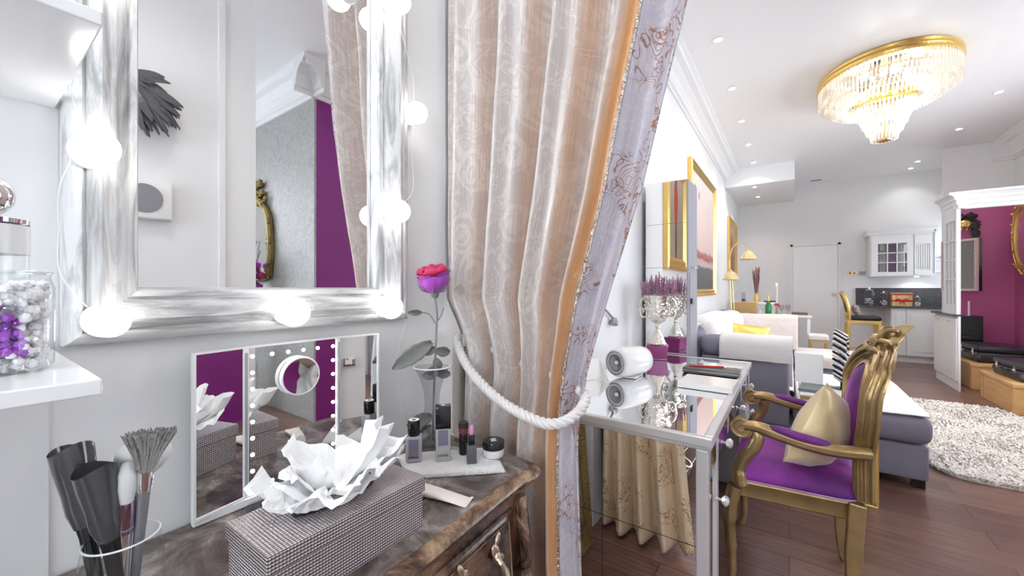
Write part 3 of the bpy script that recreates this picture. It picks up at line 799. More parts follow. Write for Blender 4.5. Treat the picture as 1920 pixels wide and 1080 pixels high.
# ================================================================ TISSUE BOX AND TISSUE
tb = thing('tissue_box', 'long silver rhinestone tissue box standing on the dark commode', 'tissue box', (-0.56, 0.335, 0.8502))
b = MB(); b.box(-0.058, 0.058, -0.1195, 0.1195, 0, 0.060); b.build('box_body', stone_m, tb, bevel=.0012)
b = MB(); b.box(-0.061, 0.061, -0.1225, 0.1225, 0.0605, 0.0845); b.build('lid', stone_m, tb, bevel=.0012)
b = MB(); b.lathe([(0.001, 0), (0.020, 0), (0.020, 0.0008), (0.001, 0.0008)], (0, 0, 0.0846), 24, sy=3.2); b.build('slot', black_matte, tb)
def tissue():
    r = random.Random(11); b = MB(); cx, cy, cz = -0.572, 0.345, 0.9365; SC = .72
    petals = [(1.45, .150, .050, .060), (1.75, .12, .030, .085), (-1.45, .140, .022, .070), (-1.05, .115, .016, .075), (2.5, .07, .045, .075), (0.9, .085, .028, .080), (0.30, .062, .008, .10), (-0.35, .064, .010, .10), (-2.1, .10, .035, .075), (1.25, .10, .075, .035), (-1.7, .085, .055, .055)]
    for q, (a, ln, h, wd) in enumerate(petals):
        ph = r.uniform(0, 9)
        n1 = [r.uniform(-.014, .014) for _ in range(40)]
        def fn(u, v, a=a, ln=ln, h=h, wd=wd, ph=ph):
            s = (u - .5) * 2
            R_ = SC * ln * v ** 0.8
            edge = 1 + 0.35 * noise.noise(Vector((s * 2.2, ph, 1))) - 0.22 * abs(s) ** 2
            R_ *= edge
            lat = SC * s * wd * (0.25 + 1.0 * v ** .7)
            hz = 0.003 + h * v ** 1.3 + 0.030 * v * noise.noise(Vector((s * 1.6 + ph, v * 2, 2))) + 0.022 * v * (abs(s) ** 1.3)
            hz += (0.0035 * math.sin(s * 7 + ph) + .010 * noise.noise(Vector((s * 5 + ph, v * 6, 5)))) * v
            x = cx + R_ * math.cos(a) - lat * math.sin(a); y = cy + R_ * math.sin(a) + lat * math.cos(a)
            return (x, y, max(cz - .0005, cz + hz))
        b.grid(fn, 14, 14)
    return tag(b.build('tissue_paper', paper_m, solid=0.0006), 'crumpled white tissue paper spreading like a flower on the silver rhinestone box', 'tissue')
tissue()

# ================================================================ TRIFOLD MIRROR
tm = thing('trifold_mirror', 'white folding make-up mirror with LED dots and round magnifier against the wall', 'make-up mirror', (-0.822, 0.402, 0.851))
def panel(y0, y1, ang, hinge, nm):
    """local coordinates: y along the wall; the panel swings about hinge"""
    H0, H1 = 0.012, 0.292
    M_ = Matrix.Translation((0, hinge, 0)) @ Matrix.Rotation(ang, 4, 'Z') @ Matrix.Translation((0, -hinge, 0))
    def T(b_):
        b_.v = [tuple(M_ @ Vector(p_)) for p_ in b_.v]; return b_
    b = MB(); t = 0.004
    b.box(0, .008, y0, y1, H0, H0 + t); b.box(0, .008, y0, y1, H1 - t, H1); b.box(0, .008, y0, y0 + t, H0 + t, H1 - t); b.box(0, .008, y1 - t, y1, H0 + t, H1 - t)
    f = T(b).build(nm, white_plain, tm)
    g = MB(); g.box(0.001, 0.0055, y0 + t, y1 - t, H0 + t, H1 - t); T(g).build('mirror_glass', mirror_m, f)
    return f, M_
fL, _ = panel(-0.175, -0.091, math.radians(9.5), -0.091, 'side_panel')
fC, _ = panel(-0.090, 0.090, 0, 0, 'centre_panel')
fR, _ = panel(0.091, 0.187, math.radians(-9.5), 0.091, 'side_panel')
led_pts = [(-0.079, z) for z in [0.028 + i * 0.0305 for i in range(9)]] + [(0.079, 0.028 + i * 0.0305) for i in range(9)] + [(-0.045, .272), (-.015, .272), (.015, .272), (.045, .272), (-0.045, .028), (0, .028), (0.04, .028)]
for (y, z) in led_pts:
    b = MB(); b.lathe([(0.0003, 0.0018), (0.0032, 0.0012), (0.0036, 0.0)], (0.0057, y, z), 10, roty(PI / 2)); b.build('led_dot', led_m, fC)
mg = MB(); mg.lathe([(0.034, 0.0), (0.0375, 0.0), (0.039, 0.004), (0.039, 0.010), (0.0375, 0.013), (0.0355, 0.013), (0.0350, 0.011)], (0.007, 0.004, 0.222), 40, roty(PI / 2) , cap=False)
mo = mg.build('magnifier_ring', white_plain, tm, smooth=True)
g = MB(); g.lathe([(0.0003, 0.0100), (0.012, 0.0103), (0.024, 0.0110), (0.0352, 0.0122)], (0.007, 0.004, 0.222), 40, roty(PI / 2), cap=False); g.build('magnifier_glass', mirror_m, mo, smooth=True)
for sy in (-0.0905, 0.0905):
    b = MB(); b.box(-.001, .010, sy - .0022, sy + .0022, .03, .28); b.build('hinge', grey_lacq, tm)
b = MB(); b.lathe([(0.001, 0.0), (0.062, 0.0), (0.064, 0.002), (0.062, 0.0038), (0.001, 0.004)], (0.058, -0.045, 0.0003), 48); b.build('base_plate', glass_grey, tm, smooth=True)
b = MB(); b.box(0.0, 0.012, -0.17, 0.18, 0.0, 0.013); b.build('foot_rail', white_plain, tm, bevel=.001)

# ================================================================ TOWEL AND COSMETICS
tw = MB()
def tfn(u, v):
    A_, B_, C_, D_ = (-0.757, .606), (-0.650, .548), (-0.500, .690), (-0.594, .772)
    x = lerp(lerp(A_[0], B_[0], v), lerp(D_[0], C_[0], v), u); y = lerp(lerp(A_[1], B_[1], v), lerp(D_[1], C_[1], v), u)
    e = min(u, 1 - u, v, 1 - v)
    return (x, y, 0.8510 + 0.0115 * min(1, e * 12) ** 0.5 + 0.0006 * noise.noise(Vector((x * 60, y * 60, 0))))
tw.grid(tfn, 40, 24)
tag(tw.build('folded_towel', towel_m, smooth=True, solid=0.0005, angle=180), 'small folded white terry towel carrying the cosmetics on the commode', 'towel')
TZ = 0.8632
bt = thing('foundation_bottle', 'squat frosted bottle with round black cap, leftmost cosmetic on the white towel', 'cosmetic bottle', (-0.688, 0.597, TZ))
FA = math.radians(46)
def rpart(b, name, m, root, **k): 
    R_ = rotz(FA); b.v = [tuple(R_ @ Vector(q)) for q in b.v]; return b.build(name, m, root, **k)
b = MB(); b.rbox(-.017, .017, -.012, .012, 0, .058, .004, 2); b.v = [(x * (1 + .10 * z / .058), y * (1 + .10 * z / .058), z) for x, y, z in b.v]; rpart(b, 'bottle_body', frost, bt, smooth=True)
b = MB(); b.box(-.011, .011, -.0135, -.0124, .010, .052); rpart(b, 'liquid_window', lilac, bt)
b = MB(); b.lathe([(0.0125, .0582), (0.0135, .060), (0.0135, .090), (0.013, .0915), (0.001, .0915)], (0, 0, 0), 28); rpart(b, 'cap', black_m, bt, smooth=True)
b = MB(); b.lathe([(0.0005, .0), (0.0118, 0.0004)], (0, 0, .0918), 28, cap=False); rpart(b, 'cap_disc', white_plain, bt)
def emblem(root, c, R_, s, m, M_):
    b = MB()
    for sg in (-1, 1):
        b.tube([M_ @ Vector((sg * s * .45 + sg * s * math.cos(t), s * math.sin(t), 0)) + Vector(c) for t in [PI - 2.3 + i * 4.6 / 16 for i in range(17)]], s * .16, 5)
    return b.build('round_emblem', m, root)
text('CHANEL', .0062, print_m, bt, rotz(FA) @ Vector((0, -.0140, .0125)), (PI / 2, 0, FA))
emblem(bt, (0, 0, .0924), None, .0035, print_m, rotz(FA))
sb = thing('serum_bottle', 'tall square frosted bottle with glossy black cap, tallest cosmetic on the towel', 'cosmetic bottle', (-0.640, 0.640, TZ))
b = MB(); b.rbox(-.0165, .0165, -.0125, .0125, 0, .072, .003, 2); rpart(b, 'bottle_body', frost2, sb, smooth=True)
b = MB(); b.box(-.011, .011, -.0138, -.0128, .036, .070); rpart(b, 'liquid_window', lilac, sb)
b = MB(); b.rbox(-.0170, .0170, -.0130, .0130, .0725, .122, .0015, 2); rpart(b, 'cap', black_m, sb, smooth=True)
text('CHANEL', .0064, print_m, sb, rotz(FA) @ Vector((0, -.0142, .014)), (PI / 2, 0, FA))
emblem(sb, (0, 0, .1226), None, .0038, print_w, rotz(FA))
kb = thing('powder_brush', 'short black stub brush with brown bristles between tall bottle and lipstick', 'make-up brush', (-0.622, 0.688, TZ))
b = MB(); b.lathe([(0.001, 0), (0.0095, 0), (0.0105, .004), (0.0105, .045), (0.0095, .048), (.001, .048)], (0, 0, 0), 24); b.build('handle', black_m, kb, smooth=True)
b = MB(); b.lathe([(0.0098, .048), (0.0112, .056), (0.0115, .062)], (0, 0, 0), 24, cap=False); b.build('ferrule', mat('brown_ferrule', (.20, .06, .05), .3), kb, smooth=True)
b = MB(); b.lathe([(0.0112, .062), (0.0118, .068), (0.011, .074), (0.006, .077), (.001, .078)], (0, 0, 0), 24); b.build('bristles', black_matte, kb, smooth=True)
ls = thing('lipstick', 'open lipstick with a pink bullet in a dark square case', 'lipstick', (-0.578, 0.666, TZ))
b = MB(); b.rbox(-.0105, .0105, -.0105, .0105, 0, .040, .0015, 2); rpart(b, 'case', dark_grey, ls, smooth=True)
b = MB(); b.rbox(-.0068, .0068, -.0068, .0068, .0402, .062, .001, 2); rpart(b, 'inner_tube', black_m, ls, smooth=True)
b = MB(); b.lathe([(0.0055, .062), (0.0056, .070), (0.0050, .076), (0.0030, .081), (.0004, .083)], (0, 0, 0), 20); b.v = [(x, y, z + (x * .5 if z > .07 else 0)) for x, y, z in b.v]; b.build('bullet', pink_lip, ls, smooth=True)
cj = thing('cream_jar', 'low round cream jar with black lid, rightmost cosmetic on the towel', 'cream jar', (-0.560, 0.722, TZ)); cj.scale = (1.15, 1.15, 1.15)
b = MB(); b.lathe([(0.001, 0), (0.0190, 0), (0.0215, .003), (0.0215, .014), (0.020, .0155)], (0, 0, 0), 36); b.build('jar_body', mat('milky_glass', (.75, .75, .74), .15, coat=.5), cj, smooth=True)
b = MB(); b.lathe([(0.0205, .0158), (0.0222, .0165), (0.0222, .029), (0.0215, .0305), (0.001, .0305)], (0, 0, 0), 40); b.build('lid', black_m, cj, smooth=True, angle=60)
emblem(cj, (0, 0, .0312), None, .005, print_w, rotz(FA))
# cream tube lying on the commode
ct = thing('cream_tube', 'flat white cosmetic tube lying on the commode beside the rhinestone box', 'cream tube', (-0.545, 0.535, 0.8505), rz=0.32)
def tubefn(u, v):
    x = lerp(-.055, .060, u); hw = lerp(.0135, .0175, u); th = .0115 * max(0.04, 1 - u ** 1.6)
    a = 2 * PI * v
    return (x, hw * math.cos(a), th * math.sin(a) + th * 1.0)
b = MB(); b.grid(tubefn, 16, 24); b.build('tube_body', cork_m, ct, smooth=True, angle=180)
b = MB(); b.lathe([(0.001, -.022), (.0125, -.022), (.0125, -.002), (.001, -.002)], (-.053, 0, .0125), 20, roty(PI / 2)); b.build('cap', white_plain, ct, smooth=True)
b = MB(); b.obox((.060, 0, .0018), (.006, .036, .0016), (0, -.2, 0)); b.build('crimp_edge', cork_m, ct)

# ================================================================ GLASS VASE AND ROSE
vs_ = thing('glass_vase', 'clear glass vase with flared rim holding the single rose, beside the curtain', 'vase', (-0.752, 0.712, 0.8504))
b = MB(); b.lathe([(0.001, 0.002), (0.036, 0.001), (0.041, 0.006), (0.041, .022), (0.034, .045), (0.022, .075), (0.018, .105), (0.022, .140), (0.033, .175), (0.046, .198)], (0, 0, 0), 40, cap=False); b.build('vase_body', glass_grey, vs_, smooth=True)
b = MB(); b.tube([(0.046 * math.cos(2 * PI * k / 40), 0.046 * math.sin(2 * PI * k / 40), 0.198) for k in range(40)], 0.0018, 6, closed=True); b.build('vase_rim', white_plain, vs_, smooth=True)
# heart shaped wire loop hanging at the stem
rz_ = thing('rose', 'single long-stemmed rose with crimson and violet petals standing in the glass vase', 'flower', (-0.752, 0.712, 0.858))
RT = Vector((-0.722, 0.688, 1.283))
st = smoothpts([(-0.750, 0.714, 0.860), (-0.738, 0.703, .93), (-0.735, 0.703, 1.0), (-.728, .700, 1.06), (-.724, .700, 1.14), (-0.722, .700, 1.19), (-.725, .693, 1.240), RT + Vector((0, .004, -.04))], 6)
b = MB(); b.tube(st, 0.0028, 7); b.tube(smoothpts([(-.722, .700, 1.165), (-.722, .715, 1.18), (-.72, .722, 1.20)], 4), .0015, 6); b.tube(smoothpts([(-.724, .698, 1.160), (-.73, .682, 1.185), (-.735, .660, 1.190)], 4), .0014, 6); b.build('stem', stem_m, rz_, smooth=True, world=True)
def leaf(p0, p1, w_, curl=0.01, sag=0.0, ser=0.0):
    p0 = Vector(p0); p1 = Vector(p1); d = p1 - p0
    side = d.cross(Vector((0.6, -0.75, 0.0))).normalized()   # broad side towards the room
    nrm = side.cross(d).normalized()
    def fn(u, v):
        s = (u - .5) * 2; ww = w_ * math.sin(PI * min(1, v * .93 + .05)) ** .75
        ww *= 1 + ser * math.sin(v * 60)
        return tuple(p0 + d * v + side * (s * ww) + nrm * (curl * s * s + curl * math.sin(v * PI)) + Vector((0, 0, sag * math.sin(v * PI))))
    b = MB(); b.grid(fn, 6, 14); return b
for a in [((-.735, .660, 1.190), (-.742, .622, 1.192), .007), ((-.73, .690, 1.115), (-.752, .588, 1.062), .020), ((-.727, .698, 1.095), (-.715, .738, 1.085), .013), ((-.728, .700, 1.10), (-.74, .672, 1.085), .010),
          ((-.727, .700, 1.075), (-.722, .712, 1.045), .012), ((-.729, .700, 1.035), (-.738, .664, 1.036), .012), ((-.729, .700, 1.04), (-.715, .740, 1.028), .012), ((-.728, .70, 1.055), (-.735, .69, 1.022), .014),
          ((-.745, .705, .925), (-.765, .640, .915), .018), ((-.745, .705, .90), (-.76, .665, .872), .014)]:
    leaf(*a, curl=.004, ser=.06).build('leaf', leaf_m, rz_, smooth=True, world=True, solid=.0006, angle=180)
def rose_petals():
    inner = MB(); outer = MB(); r = random.Random(5)
    n = 30
    for i in range(n):
        f = i / n; a0 = i * 2.4
        rad = 0.004 + 0.026 * f ** .8; ht = 0.036 - 0.004 * f; z0 = -0.022 + 0.004 * (1 - f)
        wdt = 1.5 if i < 6 else 1.05
        flare = 0.012 * max(0, f - .3)
        tgt = inner if (i < 27) else outer
        def fn(u, v, a0=a0, rad=rad, ht=ht, z0=z0, wdt=wdt, flare=flare, f=f, i=i):
            s = (u - .5) * 2; a = a0 + s * wdt
            rr_ = rad * (math.sin(min(1, v * 1.15 + .12) * PI / 2) ** .8) + flare * v ** 3
            rr_ += .0012 * noise.noise(Vector((a * 1.7, v * 2, i)))
            top = ht * v * (1 - .12 * s * s) - (0.006 * v ** 6 * f) + .0015 * math.sin(s * 4 + i) * v
            return (rr_ * math.cos(a), rr_ * math.sin(a), z0 + top)
        tgt.grid(fn, 12, 8)
    # broad outer petals
    for i, a0 in enumerate([-1.1, -2.5, 0.3, 1.9, 3.3]):
        def fn(u, v, a0=a0, i=i):
            s = (u - .5) * 2; a = a0 + s * .85
            rr_ = .005 + .026 * math.sin(min(1, v * 1.35) * PI / 2) ** .9 + .001 * v + .001 * i / 5
            return (rr_ * math.cos(a), rr_ * math.sin(a), -.034 + .034 * v * (1 - .10 * s * s))
        outer.grid(fn, 12, 8)
    for tgt, m, nm in ((inner, petal_red, 'crimson petals'), (outer, petal_purple, 'violet outer petals')):
        tgt.v = [tuple(RT + rotx(.22) @ Vector((q[0] * 1.22, q[1] * 1.22, q[2] * 1.45))) for q in tgt.v]
        o = tgt.build('petals', m, rz_, smooth=True, world=True, solid=.0006, angle=180); o['label'] = nm
    curl = MB()
    for a0, zz in [(-2.2, .012), (-0.9, .010), (0.2, .012), (1.6, .013), (3.0, .012), (-1.6, .004)]:
        def fn(u, v, a0=a0, zz=zz):
            s = (u - .5) * 2; a = a0 + s * .62
            rr_ = .024 + .012 * v - .003 * s * s
            return (rr_ * math.cos(a), rr_ * math.sin(a), zz - .004 - .012 * (v - .4) ** 2 * 4 * .6 + .006 * v - .004 * s * s)
        curl.grid(fn, 10, 6)
    curl.v = [tuple(RT + rotx(.22) @ Vector((q[0] * 1.1, q[1] * 1.1, q[2] * 1.6 + .004))) for q in curl.v]
    o = curl.build('curled_petals', petal_red, rz_, smooth=True, world=True, solid=.0006, angle=180); o['label'] = 'crimson curled petals'
    b = MB(); b.ball(RT + Vector((0, .006, -.050)), (.010, .010, .009), 12)
    for k in range(5):
        a = k * 2 * PI / 5 + .5
        b.tube([RT + Vector((.009 * math.cos(a), .009 * math.sin(a), -.044)), RT + Vector((.028 * math.cos(a), .028 * math.sin(a), -.040)), RT + Vector((.038 * math.cos(a), .038 * math.sin(a), -.028))], [.003, .002, .0006], 5)
    b.build('sepals', leaf_m, rz_, smooth=True, world=True)
rose_petals()

# ================================================================ BRUSH TUMBLER AND MAKE-UP BRUSHES
BC = Vector((-0.618, 0.112, 0.8503))
tu = thing('glass_tumbler', 'clear glass tumbler holding make-up brushes on the left of the commode', 'glass', BC)
b = MB(); b.lathe([(0.001, 0.004), (0.033, 0.003), (0.037, 0.02), (0.0375, .05), (0.036, .09), (0.032, .118)], (0, 0, 0), 40, cap=False); b.lathe([(0.001, 0.0), (0.032, 0.0), (0.033, .003)], (0, 0, 0), 40, cap=False); b.build('glass_wall', glass, tu, smooth=True)
b = MB(); b.tube([(0.032 * math.cos(2 * PI * k / 40), 0.032 * math.sin(2 * PI * k / 40), 0.118) for k in range(40)], 0.0011, 6, closed=True); b.build('glass_rim', white_plain, tu, smooth=True)
def brush(label, base, top, kind):
    base = Vector(base); top = Vector(top)
    r = thing('makeup_brush', label, 'make-up brush', base, group='make-up brushes in the glass tumbler')
    d = top - base; ln = d.length; q = Vector((0, 0, 1)).rotation_difference(d.normalized()).to_matrix()
    def add(prof, nm, m, seg=18, sx=1, sy=1, jag=0, cap=True):
        b = MB(); b.lathe([(a, h * ln) for a, h in prof], (0, 0, 0), seg, None, sx=sx, sy=sy, cap=cap)
        if jag:
            b.v = [(x, y, z + (jag * math.sin(math.atan2(y, x) * 2 + 1) if z > .97 * ln else 0)) for x, y, z in b.v]
        b.v = [tuple(q @ Vector(p_)) for p_ in b.v]
        return b.build(nm, m, r, smooth=True)
    if kind == 'sleeve':
        add([(.004, 0), (.006, .3), (.007, .55), (.009, .62)], 'handle', black_m)
        add([(.0095, .60), (.0135, .68), (.0145, .78), (.0175, .90), (.0185, 1.0)], 'clear_sleeve', smoke_plastic, 24, jag=.004, cap=False)
        add([(.0085, .62), (.011, .72), (.014, .88), (.0145, .93), (.003, .95)], 'bristles', black_matte)
    elif kind == 'fan':
        add([(.0035, 0), (.005, .4), (.006, .70)], 'handle', mid_grey)
        add([(.0065, .70), (.0075, .735), (.0072, .80)], 'ferrule', chrome)
        b = MB()
        rr = random.Random(2)
        b.tube([(0, 0, .795 * ln), (0, 0, .90 * ln), (0, 0, .985 * ln)], [.006, .011, .018], 12, flat=(1, .35))
        for k in range(220):
            a = rr.uniform(-1, 1); e = rr.uniform(-1, 1)
            b.tube([Vector((a * .006, e * .003, .795 * ln)), Vector((a * .012, e * .0045, .88 * ln)), Vector((a * .0235, e * .007, (1.0 - .012 * a * a + rr.uniform(-.006, .006)) * ln))], [.0008, .0008, .0005], 4)
        b.v = [tuple(q @ (rotz(FANROT) @ Vector(p_))) for p_ in b.v]
        o = b.build('bristles', bristle_m, r); 
    elif kind == 'puff':
        add([(.0035, 0), (.005, .4), (.006, .72), (.008, .74), (.008, .80)], 'handle', chrome)
        add([(.008, .79), (.019, .84), (.0265, .90), (.025, .95), (.016, .99), (.002, 1.0)], 'bristles', bristle_w)
    else:
        add([(.0035, 0), (.0055, .4), (.007, .60)], 'handle', chrome)
        add([(.0085, .60), (.0095, .64), (.010, .78)], 'ferrule', mat('iridescent_ferrule', (.45, .35, .48), .08, 1.0))
        add([(.010, .78), (.0135, .86), (.0125, .94), (.006, .99), (.001, 1.0)], 'bristles', bristle_w, sy=.7)
    return r
FANROT = 1.36
zb = BC.z + 0.006
brush('back black make-up brush in a smoky clear sleeve, leaning left out of the glass tumbler', (-.610, .100, zb), (-.660, .078, 1.071), 'sleeve')
brush('front black make-up brush in a smoky clear sleeve, just right of the other sleeved one', (-.600, .114, zb), (-.613, .090, 1.056), 'sleeve')
brush('make-up brush with slanted pale head and shiny ferrule in the middle of the glass tumbler', (-.618, .110, zb), (-.604, .1135, 1.056), 'slant')
brush('flat-topped grey duo make-up brush, tallest in the glass tumbler', (-.628, .120, zb), (-.588, .129, 1.090), 'fan')
brush('make-up brush with fluffy white head behind the tallest one in the glass tumbler', (-.632, .116, zb), (-.642, .137, 1.066), 'puff')
# ================================================================ CURTAIN
Lt = [(0.0, -.80), (0.5, -.79), (0.9, -.765), (1.00, -.765), (1.09, -.775), (1.16, -.80), (1.22, -.832), (1.5, -.838), (3.3, -.838)]
Rt = [(0.0, -.36), (0.1, -.365), (0.30, -.385), (0.572, -.410), (0.90, -.420), (0.96, -.418), (1.05, -.395), (1.25, -.338), (1.467, -.268), (1.85, -.175), (2.42, -.09), (3.3, 0.03)]
BORD = 0.895
def cloth_pt(u, z, off=0.0):
    l, r_ = interp(Lt, z), interp(Rt, z)
    wd = r_ - l
    A_ = 0.060 if z > 1.25 else lerp(0.038, 0.060, (z - .95) / .3) if z > .95 else lerp(0.055, .038, z / .95)
    ph = 2 * PI * (4.15 * u - 0.25)
    prof_ = math.sin(ph) + 0.28 * math.sin(2 * ph + 0.8) + 0.12 * math.sin(3.1 * ph + z * 1.3)
    fade = min(1, u * 9)
    y = 0.855 - A_ * prof_ * fade * (1.0 if u < BORD else max(.2, 1 - (u - BORD) * 9))
    x = l + wd * u + 0.012 * math.cos(ph) * fade * min(1, wd)
    # gathered puckers near the rope
    k = math.exp(-((z - lerp(1.09, .95, min(1, u * 1.3))) / .07) ** 2)
    y += 0.012 * k + 0.006 * k * math.sin(u * 60)
    y += 0.006 * noise.noise(Vector((u * 6, z * 4, 3)))
    return x, y - off, z
ZC = [0.03 + i * (3.22 - 0.03) / 150 for i in range(151)]
cu_ = thing('curtain', 'tall silver damask curtain with gold lining, gathered to the left by a rope', 'curtain', (-0.45, 0.85, 0))
GLOW_BANDS = [(0.205, .020, .30), (0.452, .016, .42), (0.69, .022, .55), (0.862, .028, 1.0), (0.60, .22, .06)]  # orange bands painted in the fold valleys for light coming through
def sheet(u0, u1, nu, zs, off=0.0, attr=True):
    b = MB(); b.uv = []; b.attr = []
    def fn(u, v):
        uu = lerp(u0, u1, u); z = zs[round(v * (len(zs) - 1))]
        b.uv.append((uu * 1.25, z))
        s = max(g_ * math.exp(-((uu - c - .006 * math.sin(z * 3 + c * 9)) / w_) ** 2) for c, w_, g_ in GLOW_BANDS)
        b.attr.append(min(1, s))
        return cloth_pt(uu, z, off)
    b.grid(fn, nu, len(zs) - 1)
    return b
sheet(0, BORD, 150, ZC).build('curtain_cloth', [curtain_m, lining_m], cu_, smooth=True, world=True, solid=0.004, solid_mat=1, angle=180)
sheet(BORD, 1.0, 16, ZC, 0.002).build('turned_border', [border_m, lining_m], cu_, smooth=True, world=True, solid=0.004, solid_mat=1, angle=180)
b = MB(); pts = [cloth_pt(BORD, z, .006) for z in ZC]; b.tube(pts, 0.0032, 5)
rnd = random.Random(1)
for i in range(0, 600):
    z = lerp(0.5, 3.2, i / 600); x, y, _ = cloth_pt(BORD, z, .008); b.ball((x + rnd.uniform(-.002, .002), y, z), .0036, 5, rings=3)
b.build('beaded_trim', silver_leaf, cu_, smooth=True, world=True)
b = MB(); pts = [cloth_pt(0.0, z, .004) for z in ZC if z > 1.1]; b.tube(pts, 0.003, 5); b.build('edge_piping', mid_grey, cu_, smooth=True, world=True)
tag(MB().tube([(-0.84, .855, 3.245), (0.25, .855, 3.245)], .014, 12).build('curtain_pole', chrome, smooth=True), 'slim metal pole the damask curtain hangs from, near the ceiling', 'curtain pole')
# tieback
path = smoothpts([(-0.800, .864, 1.108), (-0.778, .840, 1.090), (-0.735, .808, 1.062), (-0.665, .782, 1.019), (-0.576, .772, .974), (-0.487, .768, .950), (-0.434, .772, .946), (-0.402, .795, .957), (-0.392, .84, .975), (-0.410, .885, .995), (-.50, .905, 1.02), (-.65, .90, 1.06), (-.79, .89, 1.105)], 12)
tr = thing('tieback_rope', 'thick twisted silver-white rope tying the curtain back to the wall', 'rope', (-0.81, .86, 1.12))
def strands(path, R_, rr_, turns_per_m, k0, n=3):
    P = [Vector(p_) for p_ in path]; outs = []
    s = 0; acc = [0]
    for i in range(1, len(P)): s += (P[i] - P[i - 1]).length; acc.append(s)
    M_ = max(60, int(s * 420))
    res = []; j = 0; prev = None
    for q in range(M_ + 1):
        d = s * q / M_
        while j < len(P) - 2 and acc[j + 1] < d: j += 1
        f_ = (d - acc[j]) / max(1e-9, acc[j + 1] - acc[j]); p_ = P[j].lerp(P[j + 1], f_); t = (P[j + 1] - P[j]).normalized()
        a = t.cross(Vector((0, 0, 1))) if prev is None else prev - t * prev.dot(t)
        a.normalize(); prev = a; b_ = t.cross(a); ang = 2 * PI * turns_per_m * d + 2 * PI * k0 / n
        res.append(p_ + a * (R_ * math.cos(ang)) + b_ * (R_ * math.sin(ang)))
    return res
rope_m = mat('silver_white_cord', (0.74, 0.71, 0.70), 0.45, sheen=.4, bump=.3, bscale=500)
for k in range(3):
    b = MB(); b.tube(strands(path, .0062, 0, 22, k), .0068, 7); b.build('cord_strand', rope_m, tr, smooth=True, world=True)
b = MB(); b.ball((-.806, .868, 1.110), (.014, .014, .012), 12); b.build('wall_hook', chrome, tr, smooth=True, world=True)

# ================================================================ GILT MIRROR LEANING BEHIND THE CURTAIN
gm = thing('leaning_mirror', 'gilt-framed mirror standing on the floor behind the curtain, seen mirrored in the desk side', 'mirror', (-0.86, 1.12, 0))
def gilt_frame(root, y0, y1, h, x0, x1, wd, m, glass_m, base_z=0.002):
    """frame leaning on a wall facing +X: foot at x0, head at x1"""
    def X(z): return lerp(x0, x1, z / h)
    prof_ = [(0, -.02), (0, .012), (.2, .02), (.35, .010), (.55, .022), (.8, .010), (1, .004), (1, -.02)]
    def corner(cy, cz, sy, sz): return [(X(cz + sz * w_ * wd) + e, cy + sy * w_ * wd, base_z + cz + sz * w_ * wd) for w_, e in prof_]
    C = [corner(y0, 0, 1, 1), corner(y1, 0, -1, 1), corner(y1, h, -1, -1), corner(y0, h, 1, -1)]
    n = len(prof_)
    for s in range(4):
        b = MB(); b.add(list(C[s]) + list(C[(s + 1) % 4]), [(i, (i + 1) % n, n + (i + 1) % n, n + i) for i in range(n)]); b.build('frame_rail', m, root, world=True)
    b = MB(); b.hexa([(X(0) - .012, y0 + wd * .8, base_z + wd * .8), (X(0) + .0, y0 + wd * .8, base_z + wd * .8), (X(0), y1 - wd * .8, base_z + wd * .8), (X(0) - .012, y1 - wd * .8, base_z + wd * .8)],
                     [(X(h) - .012, y0 + wd * .8, base_z + h - wd * .8), (X(h), y0 + wd * .8, base_z + h - wd * .8), (X(h), y1 - wd * .8, base_z + h - wd * .8), (X(h) - .012, y1 - wd * .8, base_z + h - wd * .8)])
    return b.build('mirror_glass', glass_m, root, world=True)
gilt_frame(gm, 1.00, 1.34, 1.05, -0.80, -0.885, 0.055, gilt_old, mirror_m)

# ================================================================ MIRRORED DESK
dk = thing('mirrored_desk', 'mirrored dressing desk with silver-white painted edges and crystal knobs', 'desk', (-0.55, 2.2, 0))
X0, X1, Y0, Y1, ZT = -0.915, -0.20, 1.385, 2.99, 0.77
b = MB()
t = .028
b.box(X0, X1, Y0, Y0 + t, ZT - .03, ZT); b.box(X0, X1, Y1 - t, Y1, ZT - .03, ZT); b.box(X0, X0 + t, Y0 + t, Y1 - t, ZT - .03, ZT); b.box(X1 - t, X1, Y0 + t, Y1 - t, ZT - .03, ZT)
b.build('top_frame', silver_paint, dk, world=True, bevel=.004)
MB().box(X0 + t, X1 - t, Y0 + t, Y1 - t, ZT - .02, ZT - .002).build('mirror_top', mirror_m, dk, world=True)
b = MB(); b.box(X0 + .01, X1 - .01, Y0 + .012, Y1 - .012, ZT - .045, ZT - .03); b.build('top_moulding', silver_paint, dk, world=True, bevel=.003)
# corner posts
for x, y in ((X1 - .05, Y0 + .012), (X1 - .05, 1.585), (X0 + .012, Y0 + .012), (X1 - .05, Y1 - .05), (X0 + .012, Y1 - .05), (X1 - .05, Y1 - .25)):
    MB().box(x, x + .038, y, y + .038, 0.0, ZT - .045).build('leg', silver_paint, dk, world=True, bevel=.004)
# mirrored end panel facing the camera, four tiles with dark seams
b = MB()
xs = [X0 + .05, -0.575, X1 - .05]; zs = [0.035, 0.40, ZT - .047]
for i in range(2):
    for k in range(2):
        MB().box(xs[i] + .0012, xs[i + 1] - .0012, Y0 + .022, Y0 + .030, zs[k] + .0012, zs[k + 1] - .0012).build('mirror_tile', mirror_m, dk, world=True)
MB().box(xs[0], xs[2], Y0 + .030, Y0 + .038, zs[0], zs[2]).build('backing_board', dark_grey, dk, world=True)
b = MB(); b.box(xs[0], xs[2], Y0 + .014, Y0 + .040, 0.012, 0.034); b.build('bottom_rail', silver_paint, dk, world=True)
